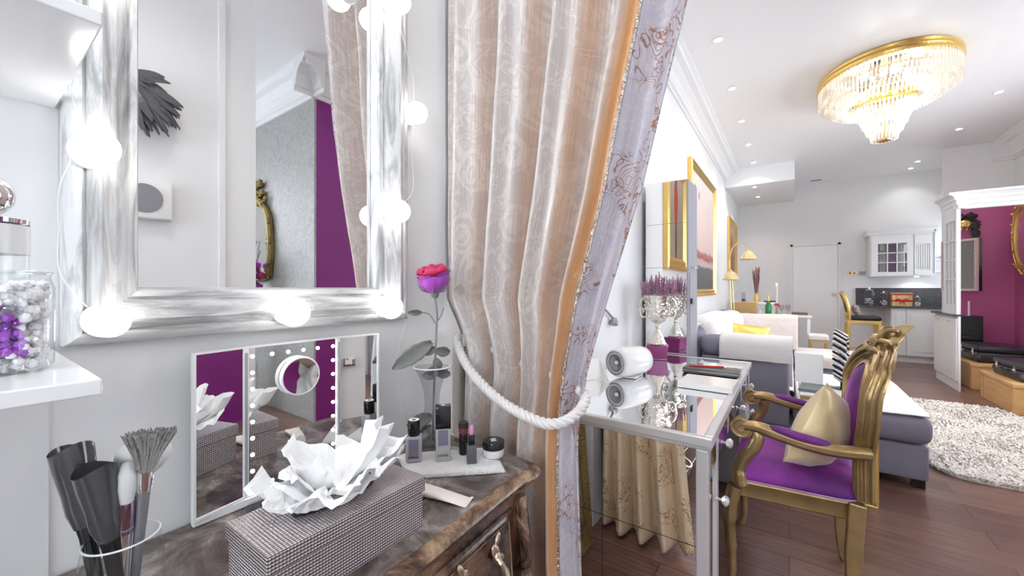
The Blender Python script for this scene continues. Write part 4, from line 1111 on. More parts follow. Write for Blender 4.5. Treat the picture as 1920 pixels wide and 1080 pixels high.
# pedestals
def pedestal(y0, y1):
    b = MB(); b.box(X0 + .02, X1 - .03, y0, y1, .05, ZT - .16); b.build('cupboard', mid_grey, dk, world=True)
    f = MB(); f.box(X1 - .028, X1 - .020, y0 + .045, y1 - .03, .08, ZT - .18); d_ = f.build('mirror_door', mirror_m, dk, world=True)
    return d_
def knob(parent, y, z, x=X1 - .012):
    b = MB(); b.lathe([(.008, 0), (.008, .003), (.0045, .006), (.0045, .016), (.013, .020), (.018, .028), (.018, .034), (.011, .040), (.001, .042)], (x, y, z), 10, roty(PI / 2)); b.build('crystal_knob', crystal_knob_m, parent, world=True)
crystal_knob_m = mat('crystal_knob_glass', (0.88, 0.88, 0.9), 0.05, 0.6)
d1 = pedestal(Y0 + .055, 1.615); knob(d1, 1.56, .505)
d2 = pedestal(Y1 - .24, Y1 - .02); knob(d2, Y1 - .2, .5)
MB().box(X0 + .02, X1 - .035, Y0 + .055, Y1 - .03, ZT - .155, ZT - .05).build('drawer_case', silver_paint, dk, world=True)
for ya, yb in ((Y0 + .06, 1.90), (1.92, 2.46), (2.48, Y1 - .03)):
    fr = MB().box(X1 - .034, X1 - .018, ya, yb, ZT - .15, ZT - .052).build('drawer_front', silver_paint, dk, world=True, bevel=.003)
    MB().box(X1 - .018, X1 - .014, ya + .02, yb - .02, ZT - .135, ZT - .066).build('mirror_inset', mirror_m, fr, world=True)
    knob(fr, (ya + yb) / 2, ZT - .10)

# mirrored tower cabinet behind the desk
tc_ = thing('mirrored_cabinet', 'tall narrow mirror-clad cabinet with grey side behind the desk', 'cabinet', (-0.73, 3.18, 0))
TX0, TX1, TY0, TY1 = -0.888, -0.588, 3.02, 3.34
MB().box(TX0 + .004, TX1, TY0 + .006, TY1, 0.0, 2.03).build('cabinet_body', grey_lacq, tc_, world=True, bevel=.002)
zz = [0.02, .42, .80, 1.16, 1.40, 1.72, 2.028]
for a, c in zip(zz, zz[1:]):
    MB().box(TX0, TX1 - .012, TY0, TY0 + .006, a + .0012, c - .0012).build('mirror_tile', mirror_m, tc_, world=True)
b = MB(); b.box(TX1, TX1 + .006, TY0 + .03, TY1 - .03, .05, 1.36); b.build('side_door', grey_lacq, tc_, world=True)
b = MB(); b.box(TX1 + .006, TX1 + .016, TY0 + .035, TY0 + .085, 1.135, 1.175); b.build('door_catch', black_m, tc_, world=True)
b = MB(); b.tube([(TX1 + .008, TY0 + .05, 1.40), (TX1 + .03, TY0 + .05, 1.40), (TX1 + .03, TY0 + .20, 1.40), (TX1 + .008, TY0 + .20, 1.40)], .004, 6); b.build('handle', chrome, tc_, world=True, smooth=True)

# ---- things on the desk
DZ = ZT + .0005
pd = thing('plinth', 'plum lacquer plinth flaring upwards under the silver trophy cup on the desk', 'plinth', (-0.732, 2.76, DZ), rz=0.25)
b = MB(); b.hexa([(-.056, -.056, 0), (.056, -.056, 0), (.056, .056, 0), (-.056, .056, 0)], [(-.07, -.07, .094), (.07, -.07, .094), (.07, .07, .094), (-.07, .07, .094)]); b.build('plinth_body', purple_ped, pd, bevel=.003)
b = MB(); b.box(-.060, .060, -.060, .060, 0.0, .010); b.build('plinth_base', purple_ped, pd)
cp = thing('trophy_cup', 'ornate silver trophy cup with scroll handles on the plum plinth', 'trophy', (-0.732, 2.76, DZ + .0945), rz=0.2)
b = MB(); b.lathe([(.001, 0), (.055, 0), (.058, .01), (.050, .022), (.042, .045), (.028, .075), (.013, .098), (.010, .108), (.019, .118), (.011, .130), (.016, .145), (.045, .160), (.066, .190), (.072, .225), (.078, .27), (.086, .315), (.094, .336), (.090, .338)], (0, 0, 0), 36); b.build('cup_body', silver_leaf, cp, smooth=True)
for s in (-1, 1):
    b = MB(); b.tube(smoothpts([(s * .068, 0, .19), (s * .098, 0, .185), (s * .112, 0, .215), (s * .098, 0, .245), (s * .088, 0, .228), (s * .098, 0, .215)], 5), .006, 7)
    b.tube(smoothpts([(s * .112, 0, .215), (s * .118, 0, .26), (s * .108, 0, .30), (s * .092, 0, .315), (s * .085, 0, .30)], 5), .0065, 7)
    b.ball((s * .118, 0, .262), (.010, .012, .018), 8); b.build('scroll_handle', silver_leaf, cp, smooth=True)
b = MB(); rr = random.Random(8)
for k in range(44):
    a = rr.uniform(0, 2 * PI); z = rr.uniform(.19, .30); R_ = interp([(.19, .068), (.225, .075), (.27, .081), (.315, .089)], z)
    b.ball((R_ * math.cos(a), R_ * math.sin(a), z), (rr.uniform(.006, .012),) * 2 + (rr.uniform(.006, .014),), 8)
b.build('embossed_flowers', silver_leaf, cp, smooth=True)
he = thing('heather_plant', 'bunch of dusky pink heather growing out of the silver trophy cup', 'plant', (-0.732, 2.76, DZ + .4335))
b = MB(); g = MB()
for k in range(70):
    a = rr.uniform(0, 2 * PI); R_ = .085 * math.sqrt(rr.random()); x, y = R_ * math.cos(a), R_ * math.sin(a)
    h = rr.uniform(.09, .16) * (1.1 - .5 * R_ / .09); lx, ly = x * 1.25 + rr.uniform(-.012, .012), y * 1.25 + rr.uniform(-.012, .012)
    p0 = Vector((x, y, -.06)); p1 = Vector((lx, ly, h))
    g.tube([p0, p1], .0012, 4)
    for q in range(26):
        f_ = .38 + .62 * q / 26; pp = p0.lerp(p1, f_); w_ = .012 * (1.15 - f_)
        b.ball(pp + Vector((rr.uniform(-w_, w_), rr.uniform(-w_, w_), 0)), (.0028, .0028, .0042), 5, rings=3)
o = b.build('flower_spikes', heather_m, he); g.build('stems', leaf_m, he)
# speaker
sp = thing('loudspeaker', 'white bullet-shaped loudspeaker with grey cone lying on the mirrored desk', 'speaker', (-0.70, 2.18, DZ))
ax = Vector((0.42, 1.0, 0.0)).normalized(); q = ax.to_track_quat('Z', 'Y').to_matrix()
cen = Vector((-0.756, 2.03, DZ + .082))
b = MB(); b.lathe([(.048, 0), (.062, .001), (.074, .012), (.080, .04), (.081, .10), (.078, .17), (.071, .215), (.060, .225), (.001, .226)], cen, 36, q, cap=False); b.build('housing', white_gloss, sp, smooth=True, world=True)
b = MB(); b.lathe([(.064, -.002), (.064, -.006), (.058, -.007), (.054, .000), (.044, .004), (.038, -.001), (.034, .003), (.016, .016)], cen, 36, q, cap=False); b.build('cone', mid_grey, sp, smooth=True, world=True)
b = MB(); b.ball(cen + q @ Vector((0, 0, .014)), .015, 14); b.build('dust_cap', chrome, sp, smooth=True, world=True)
b = MB(); b.box(-.74, -.66, 2.07, 2.20, DZ, DZ + .006); b.build('foot', white_gloss, sp, world=True, bevel=.002)
# folded white paper
b = MB(); b.add([(-.86, 1.90, DZ), (-.80, 1.98, DZ), (-.84, 2.02, DZ + .10), (-.90, 1.93, DZ + .10)], [(0, 1, 2, 3)]); b.add([(-.80, 1.98, DZ), (-.74, 1.91, DZ), (-.84, 2.02, DZ + .10)], [(0, 1, 2)])
tag(b.build('folded_card', paper_m, solid=.001), 'folded sheet of white paper standing on the desk next to the speaker', 'paper')
# white box, pencil case, red pencil
tag(MB().obox((-0.325, 2.13, DZ + .014), (.235, .21, .028), (0, 0, -.02)).build('white_box', white_gloss, bevel=.002), 'flat white box lying on the mirrored desk top', 'box')
pc = thing('pencil_case', 'flat dark grey case lying behind the white box on the desk', 'case', (-0.345, 2.46, DZ))
b = MB(); b.rbox(-.155, .125, -.065, .065, 0, .030, .008, 2); b.build('case_body', dark_grey, pc, smooth=True)
b = MB(); b.tube([(-.154, -.0655, .016), (.124, -.0655, .016)], .002, 5); b.build('zip', chrome, pc)
tag(MB().tube([(-.47, 2.43, DZ + .036), (-.30, 2.49, DZ + .036)], .0055, 6).build('red_pencil', red_m), 'red pencil lying on the dark grey case', 'pencil')
# plug on its cable
pl = thing('power_plug', 'grey power plug hanging on its cable against the left wall beside the curtain', 'plug', (-0.90, 2.40, 1.02))
b = MB(); b.tube(smoothpts([(-.905, 2.10, 1.20), (-.905, 2.2, 1.15), (-.90, 2.32, 1.09), (-.90, 2.38, 1.06)], 5), .007, 7); b.build('cable', mid_grey, pl, smooth=True, world=True)
b = MB(); b.lathe([(.012, 0), (.024, .02), (.028, .045), (.020, .05)], (-.89, 2.38, 1.065), 12, rotx(PI * .86)); b.build('plug_body', mid_grey, pl, smooth=True, world=True)
# painting of red figure seen in the tower mirror
def painting(name, label, y0, y1, z0, z1, x, wd, pm, dep=.05):
    r = thing(name, label, 'painting', (x, (y0 + y1) / 2, z0))
    prof_ = [(0, 0), (0, dep * .8), (wd * .2, dep), (wd * .45, dep * .6), (wd * .7, dep * .8), (wd, dep * .35), (wd, 0)]
    def corner(cy, cz, sy, sz): return [(x + e, cy + sy * w_, cz + sz * w_) for w_, e in prof_]
    C = [corner(y0, z0, 1, 1), corner(y1, z0, -1, 1), corner(y1, z1, -1, -1), corner(y0, z1, 1, -1)]; n = len(prof_)
    for s in range(4):
        b = MB(); b.add(list(C[s]) + list(C[(s + 1) % 4]), [(i, (i + 1) % n, n + (i + 1) % n, n + i) for i in range(n)]); b.build('frame_rail', gold, r, world=True)
    b = MB(); b.uv = []
    b.add([(x + dep * .3, y0 + wd * .9, z0 + wd * .9), (x + dep * .3, y1 - wd * .9, z0 + wd * .9), (x + dep * .3, y1 - wd * .9, z1 - wd * .9), (x + dep * .3, y0 + wd * .9, z1 - wd * .9)], [(0, 1, 2, 3)]); b.uv = [(0, 0), (1, 0), (1, 1), (0, 1)]
    b.build('canvas', pm, r, world=True, solid=.006)
    return r
def paint_mat(name, vstops, blot=None, rough=.5):
    m, nt, p = nt_new(name)
    uv = N(nt, 'ShaderNodeUVMap'); uv.uv_map = 'cloth'
    se = N(nt, 'ShaderNodeSeparateXYZ'); L(nt, uv.outputs[0], se.inputs[0])
    n = N(nt, 'ShaderNodeTexNoise', Scale=9.0, Detail=4.0); L(nt, uv.outputs[0], n.inputs['Vector'])
    ad = N(nt, 'ShaderNodeMath', operation='MULTIPLY_ADD'); ad.inputs[1].default_value = .08; L(nt, n.outputs['Fac'], ad.inputs[0]); L(nt, se.outputs[1], ad.inputs[2])
    out = ramp(nt, vstops, ad.outputs[0])
    if blot:
        for (cx, cy, sx, sy, c) in blot:
            mp = N(nt, 'ShaderNodeMapping'); mp.inputs['Location'].default_value = (-cx / sx, -cy / sy, 0); mp.inputs['Scale'].default_value = (1 / sx, 1 / sy, 0)
            L(nt, uv.outputs[0], mp.inputs['Vector'])
            ln = N(nt, 'ShaderNodeVectorMath', operation='LENGTH'); L(nt, mp.outputs[0], ln.inputs[0])
            a2 = N(nt, 'ShaderNodeMath', operation='MULTIPLY_ADD'); a2.inputs[1].default_value = .6; L(nt, n.outputs['Fac'], a2.inputs[0]); L(nt, ln.outputs['Value'], a2.inputs[2])
            mr = N(nt, 'ShaderNodeMapRange'); mr.inputs['From Min'].default_value = 1.15; mr.inputs['From Max'].default_value = 1.35; mr.inputs['To Min'].default_value = 1; mr.inputs['To Max'].default_value = 0
            L(nt, a2.outputs[0], mr.inputs['Value'])
            mx = N(nt, 'ShaderNodeMix', data_type='RGBA'); L(nt, mr.outputs[0], mx.inputs[0]); L(nt, out, mx.inputs[6]); mx.inputs[7].default_value = c4(c); out = mx.outputs[2]
    L(nt, out, p.inputs['Base Color']); p.inputs['Roughness'].default_value = rough
    return m
red_fig = paint_mat('red_figure_painting', [(0, (.32, .24, .17)), (.5, (.30, .24, .18)), (1, (.42, .36, .30))], [(.5, .68, .13, .30, (.45, .03, .02)), (.5, .2, .06, .28, (.05, .04, .04)), (.5, .95, .06, .06, (.10, .06, .05))])
skyline = paint_mat('pale_pink_landscape_painting', [(0, (.06, .06, .07)), (.24, (.09, .09, .10)), (.26, (.45, .38, .38)), (.31, (.40, .28, .28)), (.32, (.30, .07, .07)), (.37, (.35, .16, .15)), (.39, (.62, .45, .42)), (.7, (.68, .54, .50)), (1, (.66, .58, .56))], [(.17, .84, .03, .05, (.30, .12, .08)), (.32, .82, .02, .04, (.18, .06, .05))])
brown_p = paint_mat('brown_figure_painting', [(0, (.25, .15, .07)), (.5, (.34, .20, .12)), (1, (.40, .27, .2))], [(.5, .5, .2, .35, (.28, .10, .08))])
painting('framed_painting', 'gilt-framed painting of a red figure, seen reflected in the tall mirrored cabinet', 1.56, 2.40, 1.42, 2.45, -.918, .12, red_fig)
painting('framed_painting', 'large gilt-framed pale pink painting with a dark lower band on the left wall', 4.68, 6.42, 1.15, 2.70, -.918, .085, skyline)
painting('framed_painting', 'narrow-looking gilt-framed brown painting farther along the left wall, behind the brass lamp', 8.05, 9.25, 1.42, 2.55, -.918, .14, brown_p)

# ================================================================ CARVED ARMCHAIR
ch = thing('carved_armchair', 'antique-gold carved armchair with purple velvet seat and arm pads at the desk', 'armchair', (0.04, 2.14, 0))
YN, YF = 1.87, 2.41; YM = 2.14
def sidez(y): return 1 if y > YM else -1
# seat rail: rounded plan
def seat_outline(d=0.0, n=14):
    pts = []
    for (cx, cy, a0) in ((0.235 - .10, YF - .03 - .10, 0), (-.20 + .045, YF + .0 - .045, 90), (-.20 + .045, YN - .0 + .045, 180), (0.235 - .10, YN + .03 + .10, 270)):
        R_ = .10 if cx > 0 else .045
        for k in range(n + 1):
            a = math.radians(a0 + 90 * k / n); pts.append((cx + (R_ + d) * math.cos(a), cy + (R_ + d) * math.sin(a)))
    return pts
def loftp(b, levels, cap=True):
    n = len(levels[0][0]); vs = []; fs = []
    for pts, z in levels: vs += [(x, y, z) for x, y in pts]
    for i in range(len(levels) - 1):
        for k in range(n): fs.append((i * n + k, i * n + (k + 1) % n, (i + 1) * n + (k + 1) % n, (i + 1) * n + k))
    fs.append(tuple(reversed(range(n)))); fs.append(tuple((len(levels) - 1) * n + k for k in range(n)))
    b.add(vs, fs)
b = MB(); loftp(b, [(seat_outline(-.006), .392), (seat_outline(0), .398), (seat_outline(0), .448), (seat_outline(.005), .454), (seat_outline(0), .462)]); b.build('seat_rail', antique_gold, ch, smooth=True, world=True, angle=40)
def shr(k): return [(0.02 + (x - .02) * k, YM + (y - YM) * k) for x, y in seat_outline(0)]
b = MB(); loftp(b, [(seat_outline(-.004), .462), (seat_outline(.003), .474), (seat_outline(-.002), .492), (shr(.93), .512), (shr(.80), .527), (shr(.5), .537), (shr(.05), .540)]); b.build('seat_cushion', velvet_m, ch, smooth=True, world=True, angle=180)
b = MB(); b.tube([(x, y, .465) for x, y in seat_outline(.003)], .0035, 6, closed=True); b.build('seat_piping', mat('lilac_piping', (.42, .22, .48), .6), ch, smooth=True, world=True)
for y in (YN, YF):
    s = sidez(y); yy = y - s * .005
    # front cabriole leg
    b = MB(); b.tube(smoothpts([(-.185, yy, .43), (-.200, yy + s * .004, .36), (-.204, yy + s * .006, .27), (-.196, yy, .15), (-.196, yy, .06), (-.208, yy + s * .004, .015), (-.212, yy + s * .006, 0.0)], 5), [.028] * 5 + [.026] * 5 + [.020] * 5 + [.016] * 5 + [.015] * 5 + [.018] * 5 + [.020], 10); b.build('front_leg', antique_gold, ch, smooth=True, world=True)
    # rear leg, splayed back, square section
    b = MB(); yr = YN + .045 if s < 0 else YF - .045
    b.tube(smoothpts([(.205, yr, .46), (.200, yr, .39), (.192, yr + s * .0, .22), (.200, yr, .08), (.215, yr, 0.0)], 5), [.036] * 10 + [.032] * 10 + [.028], 4, flat=(1, .75), up=(0, 1, 0)); b.build('rear_leg', antique_gold, ch, world=True, bevel=.005)
    # arm support: S curve from the seat front up to the scroll
    b = MB(); b.tube(smoothpts([(-.165, yy, .44), (-.172, yy, .50), (-.150, yy + s * .006, .56), (-.118, yy + s * .010, .605), (-.105, yy + s * .008, .65), (-.112, yy + s * .004, .672)], 6), [.025] * 6 + [.021] * 24 + [.018], 10, flat=(1, 1.15)); b.build('arm_support', antique_gold, ch, smooth=True, world=True)
    # arm: gentle curve; scroll volute in front
    ya = y + s * .004
    arm = smoothpts([(-.150, ya, .690), (-.10, ya + s * .004, .692), (-.03, ya + s * .008, .676), (.06, ya + s * .010, .660), (.14, ya + s * .004, .655), (.205, ya - s * .012, .656), (.235, ya - s * .020, .656)], 6)
    b = MB(); b.tube(arm, [.021 + .004 * min(1, i / 8) for i in range(len(arm))], 10, flat=(1.15, .95)); b.build('arm', antique_gold, ch, smooth=True, world=True)
    b = MB(); volute = []
    for k in range(40):
        a = 2.2 * PI * 2 * k / 39 * .75; R_ = .041 * (1 - k / 46)
        volute.append((-.158 + R_ * math.cos(PI / 2 + a), ya, .676 + R_ * math.sin(PI / 2 + a)))
    for dy in (-.013, .013): b.tube([(x, y_ + dy, z) for x, y_, z in volute], [.0075 - .004 * k / 39 for k in range(40)], 7)
    b.lathe([(.001, -.014), (.037, -.014), (.037, .014), (.001, .014)], (-.158, ya, .676), 24, rotx(PI / 2)); b.build('scroll', antique_gold, ch, smooth=True, world=True)
    pad = smoothpts([(-.075, ya + s * .005, .694), (-.03, ya + s * .008, .694), (.03, ya + s * .010, .682), (.09, ya + s * .008, .674), (.125, ya + s * .005, .668)], 6)
    npd = len(pad); b = MB(); b.tube(pad, [.008 + .014 * math.sin(PI * min(1, max(0, i / (npd - 1)))) ** .4 for i in range(npd)], 10, flat=(1.2, .85)); po = b.build('arm_pad', velvet_m, ch, smooth=True, world=True)
# back frame: closed hoop in a leaning plane
def backX(z): return .205 + .02 * math.cos((z - .46) * 3.0) - .0 + max(0, z - .62) * .10 + max(0, z - .85) ** 1.6 * 1.15
def hoop(scale=1.0, e=0.0):
    c = (YM, .735)
    raw = [(-.205, .47), (-.205, .56), (-.212, .64), (-.238, .72), (-.258, .80), (-.262, .87), (-.235, .935), (-.165, .980), (-.085, 1.005), (0, 1.015), (.085, 1.005), (.165, .980), (.235, .935), (.262, .87), (.258, .80), (.238, .72), (.212, .64), (.205, .56), (.205, .47)]
    pts = [(backX(z) + e, YM + a, z) for a, z in raw]
    return smoothpts(pts, 5)
hp = hoop(); nh = len(hp)
b = MB(); b.tube(hp, .026, 8, flat=(.85, 1.3), up=(1, 0, 0)); b.build('back_frame', antique_gold, ch, smooth=True, world=True)
b = MB(); b.tube([(x - .024, YM + (y - YM) * .97, z - .002) for x, y, z in hp], .008, 7); b.tube([(x - .020, YM + (y - YM) * .90, lerp(z, .75, .09)) for x, y, z in hp], .006, 7); b.build('frame_beading', antique_gold, ch, smooth=True, world=True)
b = MB()
for ex in (-.020, .0, .020): b.tube([(x + ex, y + (.026 if y > YM else -.026) * min(1, abs(y - YM) / .12), z + (.020 if z > .95 else 0)) for x, y, z in hp], .0042, 6)
b.build('frame_reeding', antique_gold, ch, smooth=True, world=True)
# deep side webs with pierced turned bars between back stile and oval pad
for s in (-1, 1):
    b = MB()
    for k, z in enumerate((.66, .69, .72, .75, .78)):
        b.ball((backX(z) + .004, YM + s * (.196 + .02 * math.sin((z - .62) * 8)), z), (.012, .013, .012), 10)
    b.tube(smoothpts([(backX(z), YM + s * w_, z) for z, w_ in ((.50, .17), (.60, .16), (.70, .172), (.80, .19), (.88, .185), (.94, .13))], 5), .011, 8)
    b.build('pierced_carving', antique_gold, ch, smooth=True, world=True)
b = MB(); oc = (YM, .755)
def ovalf(rad):
    return [(backX(.755 + .185 * rad * math.sin(a)) - .012 * math.cos(0) * (1 - rad), YM + .155 * rad * math.cos(a), .755 + .185 * rad * math.sin(a)) for a in [2 * PI * k / 36 for k in range(36)]]
for sgn, nm in ((-1, 'front'), (1, 'back')):
    b = MB(); vs = []; fs = []
    rings = [(1.0, 0.012), (.92, .024), (.7, .032), (.4, .036), (.01, .037)]
    for rad, th in rings: vs += [(x + sgn * th * .8, y, z) for x, y, z in ovalf(rad)]
    for i in range(4):
        for k in range(36): fs.append((i * 36 + k, i * 36 + (k + 1) % 36, (i + 1) * 36 + (k + 1) % 36, (i + 1) * 36 + k))
    b.add(vs, fs); b.build('back_pad', velvet_m, ch, smooth=True, world=True, angle=180)
b = MB(); b.tube(ovalf(1.04), .014, 8, closed=True, flat=(1, 1.3)); b.build('oval_frame', antique_gold, ch, smooth=True, world=True)
# crest with carved flower and ears
b = MB()
cr = [(-.115, .0), (-.10, .035), (-.07, .04), (-.055, .07), (-.03, .075), (-.02, .108), (.02, .108), (.03, .075), (.055, .07), (.07, .04), (.10, .035), (.115, .0)]
zc = .998
def crx(z): return backX(z)
n = len(cr)
vs = [(crx(zc + h) - .022, YM + a, zc + h) for a, h in cr] + [(crx(zc + h) + .020, YM + a, zc + h) for a, h in cr]
fs = [tuple(range(n)), tuple(reversed(range(n, 2 * n)))] + [(i, n + i, n + (i + 1) % n, (i + 1) % n) for i in range(n)]
b.add(vs, fs); b.build('crest', antique_gold, ch, world=True, bevel=.006)
b = MB(); rr = random.Random(4)
b.ball((crx(1.03) - .035, YM, 1.035), (.018, .026, .026), 12)
for k in range(8):
    a = 2 * PI * k / 8; z = 1.035 + .032 * math.sin(a); b.ball((crx(z) - .030, YM + .036 * math.cos(a), z), (.012, .016, .014), 8)
for s in (-1, 1):
    for (y1, z1, y2, z2) in ((.04, 1.02, .13, 1.045), (.05, 1.0, .17, 1.005), (.03, 1.05, .07, 1.085)):
        b.tube(smoothpts([(crx(z1) - .03, YM + s * y1, z1), (crx((z1 + z2) / 2) - .034, YM + s * (y1 + y2) / 2, (z1 + z2) / 2 + .015), (crx(z2) - .02, YM + s * y2, z2), (crx(z2) - .02, YM + s * (y2 - .015), z2 - .015)], 5), .009, 7)
b.build('carved_flower', antique_gold, ch, smooth=True, world=True)
# gold cushion on chair
def pillow(name, label, c, w_, h, th, rot, m, group=None, cat='cushion', tassel=None):
    r = thing(name, label, cat, c, group=group)
    R_ = rot if isinstance(rot, Matrix) else Euler(rot).to_matrix(); b = MB()
    for sg in (1, -1):
        def fn(u, v, sg=sg):
            a, d = (u - .5) * 2, (v - .5) * 2
            e = max(0, (1 - a * a)) ** .55 * max(0, (1 - d * d)) ** .55
            pin = 1 - .10 * (abs(a) ** 3) * (1 - abs(d)) - 0.0
            x = a * w_ / 2 * (1 - .07 * (1 - d * d)); z = d * h / 2 * (1 - .07 * (1 - a * a))
            y = sg * th / 2 * e * (1 + .10 * noise.noise(Vector((a * 3, d * 3, sg + c[0]))))
            return tuple(R_ @ Vector((x, y, z)))
        b.grid(fn, 20, 20)
        if sg < 0: pass
    o = b.build('cover', m, r, smooth=True, angle=180)
    return r
pillow('gold_cushion', 'pale gold satin cushion leaning against the back of the carved armchair', (0.108, 2.06, 0.66), .37, .35, .16, roty(.30) @ rotz(PI / 2 - .45) @ roty(.28), gold_satin)
# ================================================================ SOFA
so = thing('corner_sofa', 'grey-lavender U-shaped corner sofa along the left wall', 'sofa', (-0.1, 5.0, 0))
def part(name, m, root, *boxes, r=.03, **k):
    b = MB()
    for q in boxes: b.rbox(*q, r=r)
    return b.build(name, m, root, smooth=True, world=True, **k)
part('base', grey_sofa, so, (-.90, .02, 3.43, 6.70, .06, .28), r=.02)
part('chaise_base', grey_sofa, so, (-.02, .70, 3.43, 4.60, .06, .275), r=.02)
part('chaise_cushion', grey_sofa, so, (.02, .72, 3.405, 4.62, .28, .455), r=.06)
part('arm_panel', grey_sofa, so, (-.575, .0, 3.41, 3.60, .26, .725), r=.02)
part('arm_roll', grey_sofa, so, (-.585, .012, 3.395, 3.63, .725, .875), r=.06)
part('backrest', grey_sofa, so, (-.905, -.585, 3.42, 6.70, .28, .93), r=.09)
part('back_cushion', white_cloth, so, (-.80, -.50, 3.75, 5.0, .45, 1.0), r=.12)
part('back_cushion', white_cloth, so, (-.80, -.50, 5.02, 6.2, .45, .95), r=.12)
part('seat_cushion', grey_sofa, so, (-.58, .02, 3.64, 6.25, .28, .45), r=.05)
part('far_arm', grey_sofa, so, (-.60, .07, 6.28, 6.60, .26, .86), r=.08)
part('far_seat', grey_sofa, so, (.03, .66, 5.95, 6.70, .06, .43), r=.04)
for x, y in ((.66, 3.5), (.66, 4.5), (.05, 3.5), (.60, 6.05), (.60, 6.6), (-.8, 3.5)):
    MB().box(x - .03, x + .03, y - .03, y + .03, 0.0, .062).build('foot', black_m, so, world=True)
def drape(path, u0, u1, axis, n=30, amp=.006, seed=0):
    """cloth strip following path (list of (a,z)) and spanning u0..u1 on the other axis"""
    P = smoothpts([(a, 0, z) for a, z in path], 5); b = MB()
    def fn(u, v):
        i = v * (len(P) - 1); k = min(int(i), len(P) - 2); p_ = P[k].lerp(P[k + 1], i - k)
        uu = lerp(u0, u1, u); d = amp * noise.noise(Vector((uu * 5 + seed, p_.x * 6, p_.z * 5))) + .4 * amp * noise.noise(Vector((uu * 16, p_.x * 12, p_.z * 14 + seed)))
        if axis == 'x': return (uu, p_.x + d, p_.z + abs(d))
        return (p_.x + d, uu, p_.z + abs(d))
    b.grid(fn, n, len(P) * 2); return b
tag(drape([(3.380, .715), (3.376, .78), (3.385, .85), (3.43, .888), (3.52, .892), (3.60, .888), (3.645, .85), (3.648, .70), (3.65, .5)], -.44, .020, 'x', seed=1, amp=.008).build('throw', white_cloth, smooth=True, solid=.005, angle=180), 'white throw folded over the near arm of the grey sofa', 'throw', 'throws on the grey sofa')
tag(drape([(3.42, .462), (3.6, .468), (4.2, .468), (4.60, .462)], .04, .705, 'x', seed=4).build('throw', white_cloth, smooth=True, solid=.005, angle=180), 'white throw lying flat on the chaise seat nearest the rug', 'throw', 'throws on the grey sofa')
tag(drape([(6.255, .45), (6.245, .60), (6.25, .80), (6.29, .875), (6.44, .882), (6.60, .87), (6.62, .7)], -.58, .09, 'x', seed=7, amp=.012).build('throw', cream_cloth, smooth=True, solid=.005, angle=180), 'cream throw hanging over the far arm of the grey sofa', 'throw', 'throws on the grey sofa')
tag(drape([(5.925, .30), (5.92, .40), (5.945, .438), (6.1, .442), (6.5, .440), (6.68, .438)], .05, .68, 'x', seed=9, amp=.012).build('throw', cream_cloth, smooth=True, solid=.005, angle=180), 'cream throw spread over the far seat end of the grey sofa', 'throw', 'throws on the grey sofa')
tag(drape([(-.40, .458), (-.2, .462), (.0, .462), (.03, .45)], 3.70, 6.2, 'y', seed=12).build('throw', white_cloth, smooth=True, solid=.005, angle=180), 'white throw over the long middle seat of the grey sofa, behind the near arm', 'throw', 'throws on the grey sofa')
tag(drape([(3.39, .50), (3.385, .70), (3.40, .86), (3.46, .945), (3.6, .955), (3.74, .94)], -.90, -.60, 'x', seed=13, amp=.01).build('throw', white_cloth, smooth=True, solid=.005, angle=180), 'white throw over the back corner of the grey sofa beside the mirrored cabinet', 'throw', 'throws on the grey sofa')
pillow('gold_cushion', 'bright gold satin cushion with a pale band, right one of the two on the sofa', (-.36, 5.0, .665), .42, .40, .16, (-.35, .12, .35), gold_foil, 'gold satin cushions on the sofa')
pillow('gold_cushion', 'bright gold satin cushion almost hidden behind the near sofa arm, left one of the two', (-.52, 4.35, .66), .40, .36, .15, (-.3, .25, .7), gold_foil, 'gold satin cushions on the sofa')

# ================================================================ C-SHAPED SIDE TABLE
ct = thing('side_table', 'gold-legged side table with white top standing in front of the chaise', 'side table', (.25, 3.2, 0))
b = MB(); b.rbox(.05, .42, 3.00, 3.36, .585, .605, r=.008); b.build('table_top', white_gloss, ct, smooth=True, world=True)
b = MB(); b.box(.055, .415, 3.005, 3.355, .565, .585); b.build('top_frame', gold_paint, ct, world=True)
b = MB(); b.box(.20, .41, 3.02, 3.34, .345, .358); b.build('lower_shelf', white_gloss, ct, world=True)
for y in (3.02, 3.34):
    b = MB(); b.tube([(.405, y, .565), (.405, y, .012)], .011, 8); b.build('leg', gold_paint, ct, smooth=True, world=True)
b = MB(); b.tube([(.405, 3.02, .012), (.10, 3.02, .012), (.10, 3.34, .012), (.405, 3.34, .012)], .011, 8, closed=True); b.build('floor_frame', gold_paint, ct, smooth=True, world=True)
b = MB(); b.tube([(.21, 3.02, .35), (.405, 3.02, .35)], .008, 6); b.tube([(.21, 3.34, .35), (.405, 3.34, .35)], .008, 6); b.tube([(.21, 3.02, .565), (.21, 3.02, .345)], .006, 6); b.tube([(.21, 3.34, .565), (.21, 3.34, .345)], .006, 6); b.build('shelf_frame', gold_paint, ct, smooth=True, world=True)
lp = thing('laptop', 'silver laptop with raised pale lid on the gold-legged side table', 'laptop', (.135, 3.15, .6055))
b = MB(); b.obox((0, 0, .010), (.16, .20, .018), (0, 0, -.1)); b.build('keyboard_base', mat('grey_green_base', (.20, .23, .23), .3, .5), lp, bevel=.003)
b = MB(); b.obox((-.03, .11, .115), (.15, .006, .19), (-.12, 0, -.1)); b.build('lid', white_plain, lp, bevel=.002)
ring = thing('decorative_mirror', 'round table mirror with black and white twisted rim, seen almost edge-on beside the laptop', 'table mirror', (.272, 3.275, .6055))
b = MB(); w2 = MB(); Rm = rotz(math.radians(79))
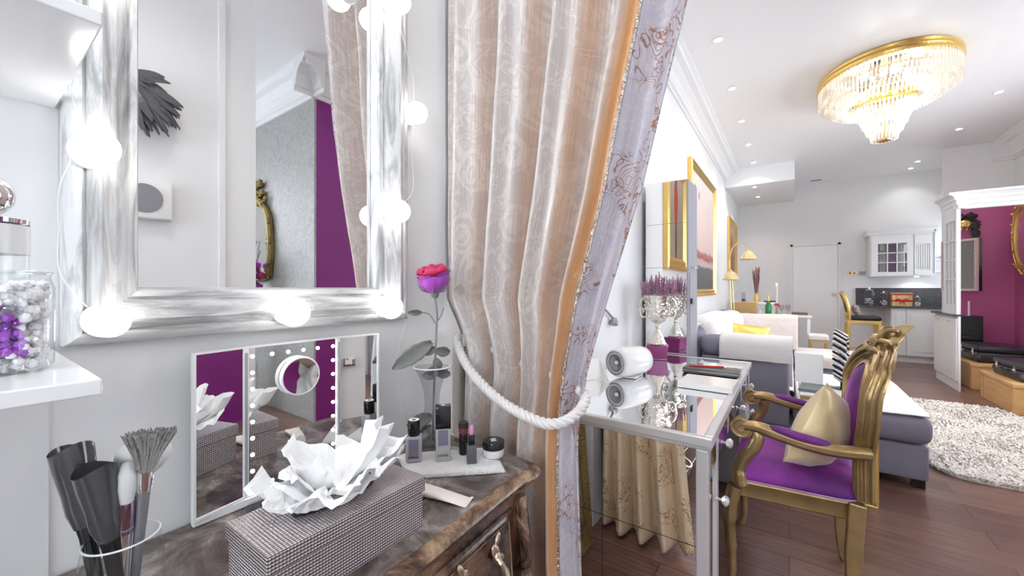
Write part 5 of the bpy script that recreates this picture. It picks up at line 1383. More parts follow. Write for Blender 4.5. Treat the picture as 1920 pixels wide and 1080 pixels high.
for k in range(44):
    a = 2 * PI * k / 44
    c = Vector((.095 * math.cos(a), 0, .205 + .155 * math.sin(a)))
    (b if k % 2 else w2).tube([Rm @ (c + Vector((-.016 * math.cos(a) , -.030, -.022))), Rm @ (c + Vector((.004, 0, 0))), Rm @ (c + Vector((.016 * math.cos(a), .030, .022)))], .0075, 6)
b.build('black_twists', black_m, ring, smooth=True); w2.build('white_twists', white_plain, ring, smooth=True)
b = MB(); b.lathe([(.001, -.004), (.09, -.004), (.09, .004), (.001, .004)], Rm @ Vector((0, 0, .205)), 32, Rm @ rotx(PI / 2), sy=1.55); b.build('mirror_glass', mirror_m, ring)
b = MB(); b.tube([(0, 0, .05), (0, 0, .004)], .006, 6); b.lathe([(.001, 0), (.045, 0), (.045, .005), (.001, .006)], (0, 0, 0), 20); b.build('stand', black_m, ring, smooth=True)

# ================================================================ RUG
import numpy as np
rs = np.random.RandomState(2)
def inrug(x, y):
    # slightly wavy outline with rounded corners
    x0, x1, y0, y1 = .80, 1.79, 3.78, 6.15
    cx, cy = (x0 + x1) / 2, (y0 + y1) / 2
    a = np.abs((x - cx) / ((x1 - x0) / 2)); d = np.abs((y - cy) / ((y1 - y0) / 2))
    return (a ** 7 + d ** 9) < 1
N_ = 40000
px_ = rs.uniform(.78, 1.80, N_); py_ = 3.74 + 2.44 * rs.uniform(0, 1, N_) ** 1.25
ok = inrug(px_, py_); px_, py_ = px_[ok], py_[ok]; n_ = len(px_)
ang = rs.uniform(0, 2 * np.pi, n_) ; lean = rs.uniform(.012, .045, n_); hh = rs.uniform(.018, .042, n_); wd = rs.uniform(.004, .008, n_)
ang = ang * .8 + 1.5 * np.sin(px_ * 9 + 2 * np.sin(py_ * 7))
dx, dy = np.cos(ang), np.sin(ang)
V = np.zeros((n_, 5, 3))
V[:, 0] = np.stack([px_ - dy * wd, py_ + dx * wd, np.full(n_, .004)], 1); V[:, 1] = np.stack([px_ + dy * wd, py_ - dx * wd, np.full(n_, .004)], 1)
mxx, myy = px_ + dx * lean * .4, py_ + dy * lean * .4
V[:, 2] = np.stack([mxx + dy * wd, myy - dx * wd, hh * .75], 1); V[:, 3] = np.stack([mxx - dy * wd, myy + dx * wd, hh * .75], 1)
V[:, 4] = np.stack([px_ + dx * lean, py_ + dy * lean, hh], 1)
me = bpy.data.meshes.new('rug_pile')
base_i = (np.arange(n_) * 5)[:, None]
faces = [tuple(f_) for f_ in (base_i + np.array([[0, 1, 2, 3]])).tolist()] + [tuple(f_) for f_ in (base_i + np.array([[3, 2, 4]])).tolist()]
me.from_pydata(V.reshape(-1, 3).tolist(), [], faces)
rug_m = mat('cream_shag', (0.84, 0.78, 0.72), 0.95, var=.12, vscale=9, sheen=.3)
me.materials.append(rug_m)
rg = thing('shaggy_rug', 'cream shaggy rug lying on the dark floor to the right of the sofa', 'rug', (0, 0, 0))
ro = bpy.data.objects.new('pile', me); col.objects.link(ro); ro.parent = rg; ro['kind'] = 'stuff'
pts = []
for k in range(80):
    a = 2 * PI * k / 80; c_, s_ = math.cos(a), math.sin(a)
    pts.append((1.295 + .485 * math.copysign(abs(c_) ** (2 / 7), c_), 4.965 + 1.185 * math.copysign(abs(s_) ** (2 / 9), s_)))
MB().prism(pts, 'z', .0005, .012).build('backing', rug_m, rg)

# ================================================================ OAK BOXES AND SUITCASES
def oakbox(label, x0, x1, y0, y1, h, ins):
    r = thing('oak_box', label, 'box', ((x0 + x1) / 2, (y0 + y1) / 2, 0), group='low light oak boxes before the purple wall')
    b = MB(); b.prism([(x0 + .01, y0 + .01), (x1 - .01, y0 + .01), (x1 - .01, y1 - .01), (x0 + .01, y1 - .01)], 'z', 0, h - .04); b.build('box_body', wood_box_m, r, world=True, bevel=.004)
    b = MB(); b.box(x0, x1, y0, y1, h - .04, h); b.build('box_lid', wood_box_m, r, world=True, bevel=.006)
    b = MB(); b.box(x0 + .004, x0 + .012, y0 + .02, y0 + .08, 0.01, h - .045); b.box(x0 + .004, x0 + .012, y1 - .08, y1 - .02, .01, h - .045); b.build('corner_stile', wood_box_m, r, world=True)
oakbox('nearer low light oak box carrying a black suitcase, at the right edge of the picture', 1.80, 2.45, 6.02, 6.85, .305, 0)
oakbox('farther low light oak box carrying a black suitcase, beside the white tall cabinet', 1.83, 2.45, 7.25, 8.05, .32, 0)
def suitcase(label, cx, cy, z, sx, sy, sz, rz):
    r = thing('suitcase', label, 'suitcase', (cx, cy, z), rz, group='black hard suitcases on the oak boxes')
    b = MB(); b.rbox(-sx / 2, sx / 2, -sy / 2, sy / 2, 0, sz * .62, r=.025); b.build('case_bottom', black_leather, r, smooth=True)
    b = MB(); b.rbox(-sx / 2, sx / 2, -sy / 2, sy / 2, sz * .63, sz, r=.025); b.build('case_lid', black_leather, r, smooth=True)
    for dy in (-.3, .3):
        b = MB(); b.box(-sx / 2 - .006, -sx / 2 + .001, dy * sy - .022, dy * sy + .022, sz * .42, sz * .82); b.ball((-sx / 2 - .008, dy * sy, sz * .6), .012, 8); b.build('latch', chrome, r)
    b = MB(); b.tube(smoothpts([(-sx / 2, -.07, sz * .5), (-sx / 2 - .03, -.06, sz * .5), (-sx / 2 - .035, 0, sz * .5), (-sx / 2 - .03, .06, sz * .5), (-sx / 2, .07, sz * .5)], 4), .008, 7); b.build('handle', black_m, r, smooth=True)
    for sx_ in (-1, 1):
        for sy_ in (-1, 1):
            b = MB(); b.ball((sx_ * (sx / 2 - .016), sy_ * (sy / 2 - .016), sz * .35), (.022, .022, .03), 8); b.build('corner_guard', dark_grey, r, smooth=True)
suitcase('black suitcase with chrome latches on the nearer oak box', 2.13, 6.45, .3055, .50, .62, .175, .03)
suitcase('black suitcase with chrome latches on the farther oak box', 2.14, 7.68, .3205, .46, .62, .205, .03)

# ================================================================ ALCOVE: CORNICE, TALL CABINET, TV, MASK, MIRROR
cpr = [(0, 0), (0, .045), (.015, .05), (.015, .10), (.03, .11), (.03, .135), (.055, .165), (.075, .175), (.075, .20), (-.06, .20), (-.06, 0)]
b = MB(); b.prism([(7.02 - a, 2.205 + c) for a, c in cpr], 'x', 1.64, 2.54); b.prism([(1.66 - a, 2.205 + c) for a, c in cpr], 'y', 6.96, 7.56)
for k in range(22): b.box(1.66 + k * .038, 1.68 + k * .038, 6.985, 7.005, 2.318, 2.334)
tag(b.build('cornice', white_cab), 'white dentil cornice running above the purple alcove', 'cornice')
tcb = thing('tall_cabinet', 'tall narrow white kitchen cabinet with glazed upper door at the alcove edge', 'cabinet', (1.67, 7.4, 0))
b = MB(); b.box(1.668, 1.69, 7.0, 7.90, 0.10, .905); b.build('base_panel', white_cab, tcb, world=True)
b = MB(); b.box(1.675, 1.69, 7.0, 7.90, 0.0, .10); b.build('plinth', white_cab, tcb, world=True)
for y0, y1 in ((7.01, 7.44), (7.46, 7.89)):
    b = MB(); b.box(1.652, 1.668, y0, y1, .12, .88); d_ = b.build('base_door', white_cab, tcb, world=True, bevel=.003)
    b = MB(); b.box(1.646, 1.652, y0 + .07, y1 - .07, .20, .80); b.build('raised_panel', white_cab, d_, world=True, bevel=.004)
    b = MB(); b.tube([(1.640, (y0 + y1) / 2 - .05, .835), (1.640, (y0 + y1) / 2 + .05, .835)], .004, 6); b.build('handle', brass, d_, world=True)
b = MB(); b.box(1.625, 1.69, 6.99, 7.92, .905, .93); b.build('worktop', granite, tcb, world=True)
b = MB()
b.box(1.655, 1.68, 7.0, 7.06, .93, 2.205); b.box(1.655, 1.68, 7.44, 7.50, .93, 2.205); b.box(1.655, 1.68, 7.06, 7.44, .93, 1.04); b.box(1.655, 1.68, 7.06, 7.44, 2.08, 2.205)
for z in (1.36, 1.60, 1.84): b.box(1.658, 1.677, 7.06, 7.44, z - .01, z + .01)
for y in (7.19, 7.31): b.box(1.658, 1.677, y - .01, y + .01, 1.04, 2.08)
ud = b.build('glazed_door', white_cab, tcb, world=True)
MB().box(1.668, 1.671, 7.06, 7.44, 1.04, 2.08).build('pane', glass, ud, world=True)
MB().box(1.682, 1.69, 7.0, 7.50, .93, 2.205).build('back_panel', white_cab, tcb, world=True)
tv = thing('television', 'wall television in a pale pink beaded frame swung out from the purple wall', 'television', (2.08, 8.2, 1.25))
fr = MB(); R_ = rotz(math.radians(-57))
def P3(x, z, d): v_ = R_ @ Vector((x, d, 0)); return (2.08 + v_.x, 7.98 + v_.y, z)
def slab(b, x0, x1, z0, z1, d0, d1):
    b.hexa([P3(x0, z0, d0), P3(x1, z0, d0), P3(x1, z0, d1), P3(x0, z0, d1)], [P3(x0, z1, d0), P3(x1, z1, d0), P3(x1, z1, d1), P3(x0, z1, d1)])
pink = mat('pale_pink_frame', (.62, .48, .45), .4)
b = MB(); slab(b, -.46, 0, 1.21, 1.93, .02, .06); b.build('television_back', black_m, tv, world=True)
b = MB(); slab(b, -.44, -.03, 1.24, 1.90, .0, .02); b.build('screen', mat('grey_screen', (.22, .22, .22), .12), tv, world=True)
b = MB(); slab(b, -.46, 0, 1.21, 1.24, -.01, .02); slab(b, -.46, 0, 1.90, 1.93, -.01, .02); slab(b, -.46, -.44, 1.24, 1.90, -.01, .02); slab(b, -.03, 0, 1.24, 1.90, -.01, .02)
for k in range(23): 
    z = 1.25 + k * .0295; x_, y_, z_ = P3(-.015, z, -.012); b.ball((x_, y_, z_), .012, 6)
b.build('beaded_frame', pink, tv, world=True)
b = MB(); b.box(1.98, 2.05, 8.15, 8.399, 1.45, 1.65); b.build('wall_bracket', black_m, tv, world=True)
fm = thing('feather_mask', 'gold carnival mask with a large black feather crest on the purple wall', 'mask', (2.05, 8.33, 2.05))
b = MB(); rr = random.Random(6)
def feather(b, p0, p1, w_, droop=.02, n=5, thick=True):
    p0, p1 = Vector(p0), Vector(p1); d = p1 - p0; side = d.cross(Vector((0.2, 1, 0.1))).normalized()
    def fn(u, v):
        s = (u - .5) * 2; ww = w_ * math.sin(PI * min(1, .08 + v * .9)) ** .6
        return tuple(p0 + d * v + side * s * ww + Vector((0, -.01 * math.sin(v * PI), -droop * v * v)))
    b.grid(fn, n - 1, 8)
for k in range(60):
    a = rr.uniform(-.6, 3.3); R_2 = rr.uniform(.09, .165); x0, z0 = 2.06 + .03 * math.cos(a), 2.17 + .03 * math.sin(a)
    feather(b, (x0, 8.34 + rr.uniform(-.03, .03), z0), (x0 + .72 * R_2 * math.cos(a), 8.33 + rr.uniform(-.06, .03), z0 + R_2 * math.sin(a)), .022, .02)
for k in range(16):
    a = rr.uniform(-1.4, -.3); x0, z0 = 2.12, 2.10; feather(b, (x0, 8.34, z0), (x0 + .09 * math.cos(a), 8.33, z0 + .17 * math.sin(a)), .015)
b.build('black_feathers', black_matte, fm, world=True, solid=.002)
b = MB(); b.ball((2.045, 8.32, 2.16), (.07, .035, .07), 16); b.ball((2.045, 8.287, 2.145), (.014, .02, .028), 8)
for s in (-1, 1): b.ball((2.045 + s * .035, 8.292, 2.175), (.022, .01, .010), 8)
for k in range(10): b.tube([(2.045, 8.32, 2.17), (2.045 + .1 * math.cos(k * .62), 8.31, 2.17 + .1 * math.sin(k * .62))], .007, 5)
b.build('gold_face', gold, fm, smooth=True, world=True)
ov = thing('oval_mirror', 'oval mirror in an ornate gold frame at the right edge of the picture', 'mirror', (2.53, 7.9, 1.92))
b = MB(); cz_, cy_ = 1.925, 7.98
b.tube([(2.50, cy_ + .24 * math.cos(a), cz_ + .40 * math.sin(a)) for a in [2 * PI * k / 48 for k in range(48)]], .042, 8, closed=True)
b.tube([(2.47, cy_ + .275 * math.cos(a), cz_ + .43 * math.sin(a)) for a in [2 * PI * k / 48 for k in range(48)]], .016, 6, closed=True)
b.build('gold_frame', gold_paint, ov, smooth=True, world=True)
b = MB()
for k in range(70):
    a = rr.uniform(0, 2 * PI); top = abs(math.sin(a)) > .72
    R1 = 1.1 + (rr.uniform(0, .16) if top else rr.uniform(-.05, .04))
    b.ball((2.47 + rr.uniform(-.02, .02), cy_ + .25 * R1 * math.cos(a), cz_ + .41 * R1 * math.sin(a)), (rr.uniform(.012, .026), rr.uniform(.014, .03), rr.uniform(.014, .034)), 7)
b.build('gold_carving', gold_paint, ov, smooth=True, world=True)
b = MB(); b.lathe([(.001, 0), (.235, 0), (.235, .006), (.001, .006)], (2.485, cy_, cz_), 48, roty(-PI / 2), sx=1.7, sy=1.0); b.build('mirror_glass', mirror_m, ov, world=True)
lc = thing('low_cabinet', 'low black cabinet standing against the purple wall behind the farther suitcase', 'cabinet', (2.04, 8.25, 0))
MB().box(1.88, 2.17, 8.12, 8.395, 0, .865).build('cabinet_body', black_m, lc, world=True, bevel=.004)
for z in (.05, .32, .59): MB().box(1.89, 2.16, 8.112, 8.12, z, z + .25).build('drawer', black_m, lc, world=True, bevel=.003)
wc = thing('candlestick', 'thin white candle standing on the low black cabinet', 'candle', (2.07, 8.25, .8655))
b = MB(); b.tube([(0, 0, .012), (0, 0, .20)], .010, 10); b.build('candle', white_plain, wc, smooth=True)
b = MB(); b.lathe([(.03, 0), (.03, .006), (.012, .014)], (0, 0, 0), 16); b.build('holder', chrome, wc, smooth=True)

# ================================================================ KITCHEN
kb_ = thing('base_cabinets', 'white panelled kitchen base cabinets under the dark worktop', 'cabinet', (1.85, 9.5, 0))
MB().box(1.42, 2.45, 9.24, 9.79, .10, .91).build('cabinet_body', white_cab, kb_, world=True)
MB().box(1.42, 2.45, 9.28, 9.79, 0.0, .10).build('plinth', white_cab, kb_, world=True)
for x0, x1 in ((1.43, 1.60), (1.61, 2.02), (2.03, 2.44)):
    d_ = MB().box(x0, x1, 9.222, 9.24, .12, .885).build('door', white_cab, kb_, world=True, bevel=.003)
    MB().box(x0 + .05, x1 - .05, 9.215, 9.222, .19, .81).build('raised_panel', white_cab, d_, world=True, bevel=.004)
tag(MB().prism([(1.02, 9.34), (1.10, 9.19), (2.45, 9.19), (2.45, 9.79), (1.02, 9.79)], 'z', .911, .94).build('worktop', granite, bevel=.003), 'dark granite worktop with a breakfast-bar overhang on the left', 'worktop')
tag(MB().box(1.02, 2.53, 9.775, 9.799, .9405, 1.25).build('splashback', granite), 'dark granite splashback behind the kitchen worktop', 'splashback')
uc = thing('wall_cabinet', 'white kitchen wall cabinet with nine-pane glazed door and crown moulding', 'cabinet', (1.5, 9.6, 1.45))
b = MB(); b.box(1.18, 1.20, 9.47, 9.79, 1.45, 2.18); b.box(1.96, 1.98, 9.47, 9.79, 1.45, 2.18); b.box(1.20, 1.96, 9.47, 9.79, 1.45, 1.47); b.box(1.20, 1.96, 9.47, 9.79, 2.16, 2.18); b.box(1.20, 1.96, 9.76, 9.79, 1.47, 2.16); b.box(1.735, 1.96, 9.47, 9.76, 1.47, 2.16); b.build('cabinet_body', white_cab, uc, world=True)
b = MB(); b.prism([(9.47, 2.18), (9.45, 2.20), (9.45, 2.23), (9.40, 2.27), (9.40, 2.29), (9.79, 2.29), (9.79, 2.18)], 'x', 1.14, 2.02); b.build('crown_moulding', white_cab, uc, world=True)
b = MB(); gx0, gx1, gz0, gz1 = 1.285, 1.655, 1.53, 2.03
b.box(1.20, gx0, 9.45, 9.47, 1.465, 2.165); b.box(gx1, 1.735, 9.45, 9.47, 1.465, 2.165); b.box(gx0, gx1, 9.45, 9.47, 1.465, gz0); b.box(gx0, gx1, 9.45, 9.47, gz1, 2.165)
for k in (1, 2):
    x = lerp(gx0, gx1, k / 3); b.box(x - .008, x + .008, 9.452, 9.468, gz0, gz1); z = lerp(gz0, gz1, k / 3); b.box(gx0, gx1, 9.452, 9.468, z - .008, z + .008)
gd = b.build('glazed_door', white_cab, uc, world=True)
MB().box(gx0, gx1, 9.459, 9.463, gz0, gz1).build('pane', thin_glass('cabinet_glass', (.9, .92, .92), ior=2.6), gd, world=True)
b = MB(); b.box(1.745, 1.95, 9.445, 9.47, 1.47, 1.56); b.box(1.745, 1.765, 9.445, 9.47, 1.56, 2.0); b.box(1.93, 1.95, 9.445, 9.47, 1.56, 2.0)
for k in range(6): b.box(1.772 + k * .027, 1.786 + k * .027, 9.452, 9.47, 1.58, 1.98)
b.box(1.745, 1.95, 9.445, 9.47, 2.0, 2.15); b.build('fluted_panel', white_cab, uc, world=True)
MB().box(1.21, 1.73, 9.49, 9.755, 1.718, 1.73).build('shelf', white_cab, uc, world=True)
sr = thing('corner_shelf', 'open white corner shelf with stacked plates right of the kitchen wall cabinet', 'shelf', (2.2, 9.6, 1.5))
for z in (1.52, 1.72): MB().box(1.99, 2.45, 9.52, 9.79, z, z + .018).build('shelf_board', white_cab, sr, world=True)
MB().box(1.985, 2.0, 9.45, 9.79, 1.5, 2.28).build('side_panel', white_cab, sr, world=True)
for k in range(4):
    pz = .006 + k * .014
    b = MB(); b.lathe([(.04, 0), (.085, .010), (.09, .012), (.04, .004), (.001, .004)], (2.16, 9.66, 1.7385 + k * .014), 20); tag(b.build('plate', white_plain, smooth=True), ('bottom', 'second', 'third', 'top')[k] + ' white plate of the stack on the open corner shelf', 'plate', 'plates stacked on the corner shelf')
def kjar(label, x, y, r, h, fill=None, fm_=None):
    t = thing('glass_storage_jar', label, 'jar', (x, y, .9405), group='glass storage jars on the kitchen worktop')
    b = MB(); b.lathe([(.001, 0), (r, 0), (r * 1.02, h * .1), (r, h * .72), (r * .7, h * .86), (r * .66, h * .9)], (0, 0, 0), 24, cap=False); b.build('jar_glass', glass_grey, t, smooth=True)
    b = MB(); b.lathe([(r * .7, h * .9), (r * .72, h * .93), (r * .2, h * .97), (.001, h * .975)], (0, 0, 0), 20, cap=False); b.ball((0, 0, h * 1.02), r * .22, 10); b.build('lid', chrome, t, smooth=True)
    b = MB(); rq = random.Random(int(x * 100))
    for k in range(40):
        a = rq.uniform(0, 6.28); q = r * .75 * math.sqrt(rq.random()); b.ball((q * math.cos(a), q * math.sin(a), rq.uniform(.012, h * .4)), .011, 6)
    o = b.build('contents', white_plain, t); o['kind'] = 'stuff'
kjar('large clear storage jar at the left end of the kitchen worktop', 1.17, 9.45, .078, .30)
kjar('clear storage jar directly left of the red-ribboned gift box', 1.365, 9.5, .06, .24)
kjar('small clear storage jar right of the red-ribboned gift box', 1.775, 9.42, .045, .17)
gb = thing('gift_box', 'gold-striped gift box tied with a red ribbon and bow on the kitchen worktop', 'gift box', (1.57, 9.38, .9405))
MB().box(-.125, .125, -.07, .07, 0, .19).build('box_body', mat('gold_stripe_paper', (.72, .50, .22), .3, .5, var=.5, vscale=14, stretch=(6, 6, .2)), gb, bevel=.004)
MB().box(-.13, .13, -.075, .075, .19, .225).build('lid', mat('white_red_paper', (.70, .45, .42), .4, var=.5, vscale=25), gb, bevel=.003)
b = MB(); b.box(-.128, .128, -.073, .073, .075, .105); b.box(-.14, .14, -.078, .078, .195, .215)
for s in (-1, 1): b.tube(smoothpts([(0, -.078, .095), (s * .05, -.095, .125), (s * .075, -.085, .09), (0, -.08, .088)], 5), .009, 6)
for s in (-1, 1): b.tube([(0, -.08, .09), (s * .035, -.085, .03)], .009, 5)
b.build('red_ribbon', red_m, gb)
bs = thing('bar_stool', 'gold-painted bar stool with black seat at the kitchen counter', 'bar stool', (.93, 8.3, 0))
for x in (.765, 1.125):
    for y in (8.12, 8.48):
        b = MB(); b.tube([(x, y, .70), (x - .005 if x < 1 else x + .01, y, 0)], [.030, .024], 4, up=(0, 1, 0)); b.build('leg', gold_paint, bs, world=True, bevel=.004)
b = MB(); b.box(.745, 1.145, 8.10, 8.50, .69, .745); b.build('seat_frame', gold_paint, bs, world=True, bevel=.006)
b = MB(); b.rbox(.765, 1.155, 8.10, 8.50, .745, .815, r=.035); b.build('seat_cushion', black_leather, bs, smooth=True, world=True)
b = MB()
for z, x0, x1 in ((.30, .77, 1.13), (.22, .77, 1.13)): b.box(x0, x1, 8.11, 8.14, z, z + .03)
b.box(1.11, 1.14, 8.12, 8.48, .34, .37); b.box(.76, .79, 8.12, 8.48, .2, .23); b.build('stretcher', gold_paint, bs, world=True)
bk = smoothpts([(.775, 8.12, .74), (.765, 8.11, .90), (.735, 8.12, 1.05), (.700, 8.17, 1.15), (.690, 8.30, 1.18), (.700, 8.43, 1.15), (.735, 8.48, 1.05), (.765, 8.49, .90), (.775, 8.48, .74)], 5)
b = MB(); b.tube(bk, .024, 8); b.build('back_frame', gold_paint, bs, smooth=True, world=True)
b = MB(); b.ball((.745, 8.30, .98), (.03, .13, .14), 16, roty(-.15)); b.build('back_pad', black_leather, bs, smooth=True, world=True)
fp = thing('floral_cushion', 'small floral cushion resting on the black seat of the bar stool', 'cushion', (.855, 8.24, .82))
b = MB(); b.ball((0, 0, .085), (.045, .11, .085), 16, roty(-.25)); b.build('cover', mat('floral_print', (.42, .35, .32), .8, var=.6, vscale=22), fp, smooth=True)
b = MB()
for k in range(5): b.ball((.035, -.08 + .04 * k, .06 + .03 * (k % 3)), (.012, .022, .022), 8)
b.build('printed_roses', cream_cloth, fp, smooth=True)
sk = thing('brass_socket', 'brass double wall socket plate right of the white door', 'socket', (.97, 9.795, 1.53))
b = MB(); b.box(-.065, .065, -.008, 0.0, -.028, .028); b.build('plate', brass, sk, bevel=.003)
for x in (-.03, .03): MB().box(x - .014, x + .014, -.0105, -.008, -.013, .013).build('insert', black_m, sk)
uld = thing('cabinet_light', 'small round light shining under the kitchen wall cabinet', 'light', (1.80, 9.6, 1.449))
b = MB(); b.lathe([(.001, -.004), (.03, -.004), (.03, 0), (.001, 0)], (0, 0, 0), 16); b.build('light_lens', spot_m, uld)
_l = bpy.data.objects.new('cabinet_light_beam', lamp_data('cabinet_light_beam', 'SPOT', 1.2, (1, .98, .95), .02)); _l.data.spot_size = 2.4; col.objects.link(_l); _l.parent = uld; _l.location = (0, 0, -.01)
tag(MB().box(1.07, 1.16, 9.788, 9.799, 1.495, 1.56).build('light_switch', mid_grey, bevel=.003), 'small grey switch plate between brass socket and kitchen wall cabinet', 'switch')

# ================================================================ FAR LEFT: LAMP, CONSOLE, TABLE
fl = thing('floor_lamp', 'brass floor lamp with two fluted pale gold shades behind the sofa', 'floor lamp', (-.70, 6.86, 0))
b = MB(); b.lathe([(.001, 0), (.13, 0), (.13, .012), (.03, .03), (.001, .03)], (0, 0, 0), 28); b.build('base', brass, fl, smooth=True)
b = MB(); b.tube(smoothpts([(-.01, 0, .02), (-.03, 0, .9), (-.05, 0, 1.5), (-.03, 0, 1.80), (.06, 0, 1.93), (.16, 0, 1.90), (.20, 0, 1.80)], 6), .009, 8); b.build('pole', brass, fl, smooth=True)
b = MB(); b.tube(smoothpts([(.03, 0, .02), (.01, 0, .9), (-.02, 0, 1.4), (-.05, 0, 1.55), (-.06, 0, 1.50)], 6), .008, 8); b.build('second_pole', brass, fl, smooth=True)
shade_m = mat('fluted_gold_shade', (.74, .58, .30), .4, var=.15, vscale=20)
for x, z in ((.20, 1.80), (-.03, 1.50)):
    b = MB()
    vs = []; fs = []
    for i in range(7):
        for k in range(40):
            v_ = i / 6; R_3 = lerp(.035, .115, v_ ** .8) * (1 + .04 * v_ * math.cos(k * PI / 2)); a = 2 * PI * k / 40
            vs.append((x + R_3 * math.cos(a), R_3 * math.sin(a), z - .125 * v_))
    for i in range(6):
        for k in range(40): fs.append((i * 40 + k, i * 40 + (k + 1) % 40, (i + 1) * 40 + (k + 1) % 40, (i + 1) * 40 + k))
    b.add(vs, fs); so_ = b.build('lamp_shade', shade_m, fl, smooth=True, solid=.003, angle=180)
    b = MB(); b.lathe([(.012, .03), (.036, .0), (.036, -.01)], (x, 0, z), 16); b.build('shade_cap', brass, so_, smooth=True)
tn = thing('dining_chair', 'tan upholstered dining chair with its back to the room, behind the sofa', 'chair', (-.56, 7.35, 0))
b = MB(); b.rbox(-.74, -.40, 7.12, 7.19, .46, 1.035, r=.02); b.build('backrest', tan_leather, tn, smooth=True, world=True)
b = MB(); b.rbox(-.76, -.38, 7.14, 7.55, .40, .47, r=.025); b.build('seat', tan_leather, tn, smooth=True, world=True)
for x in (-.72, -.42):
    for y in (7.17, 7.52): MB().box(x - .02, x + .02, y - .02, y + .02, 0, .40).build('leg', gold_paint, tn, world=True)
cs = thing('console_table', 'white high console against the left wall end carrying the twig vase', 'console', (-.45, 8.1, 0))
MB().box(-.80, -.17, 7.92, 8.25, .97, 1.01).build('top', white_gloss, cs, world=True, bevel=.003)
b = MB(); b.box(-.77, -.20, 7.95, 8.22, .0, .97); b.build('cabinet_body', mat('marbled_panel', (.70, .70, .70), .3, var=.3, vscale=12), cs, world=True)
tvs = thing('twig_vase', 'gold vase with a bundle of red and grey twigs on the white console', 'vase', (-.47, 8.08, 1.0105))
b = MB(); b.lathe([(.001, 0), (.032, 0), (.042, .05), (.030, .12), (.034, .15)], (0, 0, 0), 18); b.build('vase_body', gold_paint, tvs, smooth=True)
for cm, nn, sd in ((mat('dark_red_twig', (.30, .07, .06), .6), 'red_twigs', 1), (mat('grey_twig', (.25, .22, .22), .6), 'grey_twigs', 2)):
    rq = random.Random(sd); b = MB()
    for k in range(18):
        a = rq.uniform(0, 6.28); q = .02 * rq.random(); t_ = rq.uniform(.45, .62) ; sp_ = rq.uniform(.02, .075)
        b.tube([(q * math.cos(a), q * math.sin(a), .1), (sp_ * .7 * math.cos(a + .3), sp_ * .7 * math.sin(a + .3), .1 + .3), (sp_ * math.cos(a) * .9, sp_ * math.sin(a), t_)], [.005, .005, .003], 5)
    b.build(nn, cm, tvs)
ws = thing('small_water_glass', 'small glass with dark blue base at the left end of the console', 'glass', (-.66, 8.05, 1.0105))
b = MB(); b.lathe([(.001, 0), (.032, 0), (.032, .05), (.001, .05)], (0, 0, 0), 14); b.build('blue_base', mat('navy_glass', (.05, .07, .14), .2), ws)
b = MB(); b.lathe([(.03, .05), (.03, .16)], (0, 0, 0), 14, cap=False); b.build('glass_wall', glass_grey, ws, smooth=True)
tag(MB().box(-.36, -.19, 7.95, 8.15, 1.0105, 1.035).build('black_tray', black_m, bevel=.003), 'black tray on the right end of the white console', 'tray')
dt = thing('dining_table', 'small white table behind the sofa carrying a green bottle and a candle', 'table', (-.05, 7.6, 0))
MB().box(-.35, .28, 7.42, 7.82, .80, .825).build('table_top', white_gloss, dt, world=True, bevel=.003)
for x in (-.31, .24):
    for y in (7.46, 7.78): MB().box(x - .018, x + .018, y - .018, y + .018, 0, .80).build('leg', white_gloss, dt, world=True)
gbt = thing('champagne_bottle', 'green bottle with gold foil neck on the small white table', 'bottle', (-.275, 7.55, .8255))
b = MB(); b.lathe([(.001, 0), (.042, 0), (.044, .02), (.044, .13), (.030, .18), (.016, .21), (.016, .225)], (0, 0, 0), 20); b.build('bottle_body', green_glass_m, gbt, smooth=True)
b = MB(); b.lathe([(.0165, .215), (.0185, .26), (.016, .30), (.001, .305)], (0, 0, 0), 14); b.build('foil_neck', gold_foil, gbt, smooth=True)
cd = thing('table_candle', 'tall burning white candle in a red-trimmed glass holder on the small table', 'candle', (-.165, 7.60, .8255))
b = MB(); b.tube([(0, 0, .16), (0, 0, .46)], .013, 12); b.build('candle', cream_cloth, cd, smooth=True)
b = MB(); b.lathe([(.05, 0), (.05, .006), (.012, .03), (.012, .12), (.03, .15), (.02, .17)], (0, 0, 0), 16); b.build('holder', glass_grey, cd, smooth=True)
b = MB(); b.ball((0, 0, .165), (.035, .035, .018), 10); b.ball((.03, 0, .14), (.012, .012, .03), 6); b.build('red_trim', red_m, cd, smooth=True)
b = MB(); b.ball((0, 0, .48), (.010, .010, .022), 8); b.build('flame', flame_m, cd, smooth=True)
for i, (x, y, lb) in enumerate([(-.10, 7.52, 'stemmed glass on the small white table, nearest the candle'), (-.02, 7.60, 'stemmed glass on the small white table, nearest the dark tray')]):
    g_ = thing('wine_glass', lb, 'glass', (x, y, .8255), group='stemmed glasses on the small white table')
    b = MB(); b.lathe([(.03, 0), (.004, .006), (.004, .06), (.03, .09), (.036, .13), (.030, .16)], (0, 0, 0), 16, cap=False); b.build('glass_bowl', glass_grey, g_, smooth=True)
tag(MB().rbox(.03, .23, 7.50, 7.68, .8405, .872, r=.012).build('brown_tray', mat('dark_brown_tray', (.13, .09, .08), .4), smooth=True), 'dark brown tray lying on the right end of the small white table', 'tray')
tag(MB().box(-.02, .25, 7.47, 7.72, .8255, .8400).build('place_mat', mat('salmon_mat', (.62, .42, .36), .6)), 'salmon place mat under the dark brown tray', 'place mat')
bn = thing('low_bench', 'low white-topped bench with gold feet seen above the far seat of the sofa', 'bench', (.34, 7.2, 0))
MB().box(.22, .46, 7.08, 7.38, .50, .58).build('seat', white_cloth, bn, world=True, bevel=.02)
MB().box(.23, .45, 7.09, 7.37, .47, .50).build('seat_frame', gold_paint, bn, world=True)
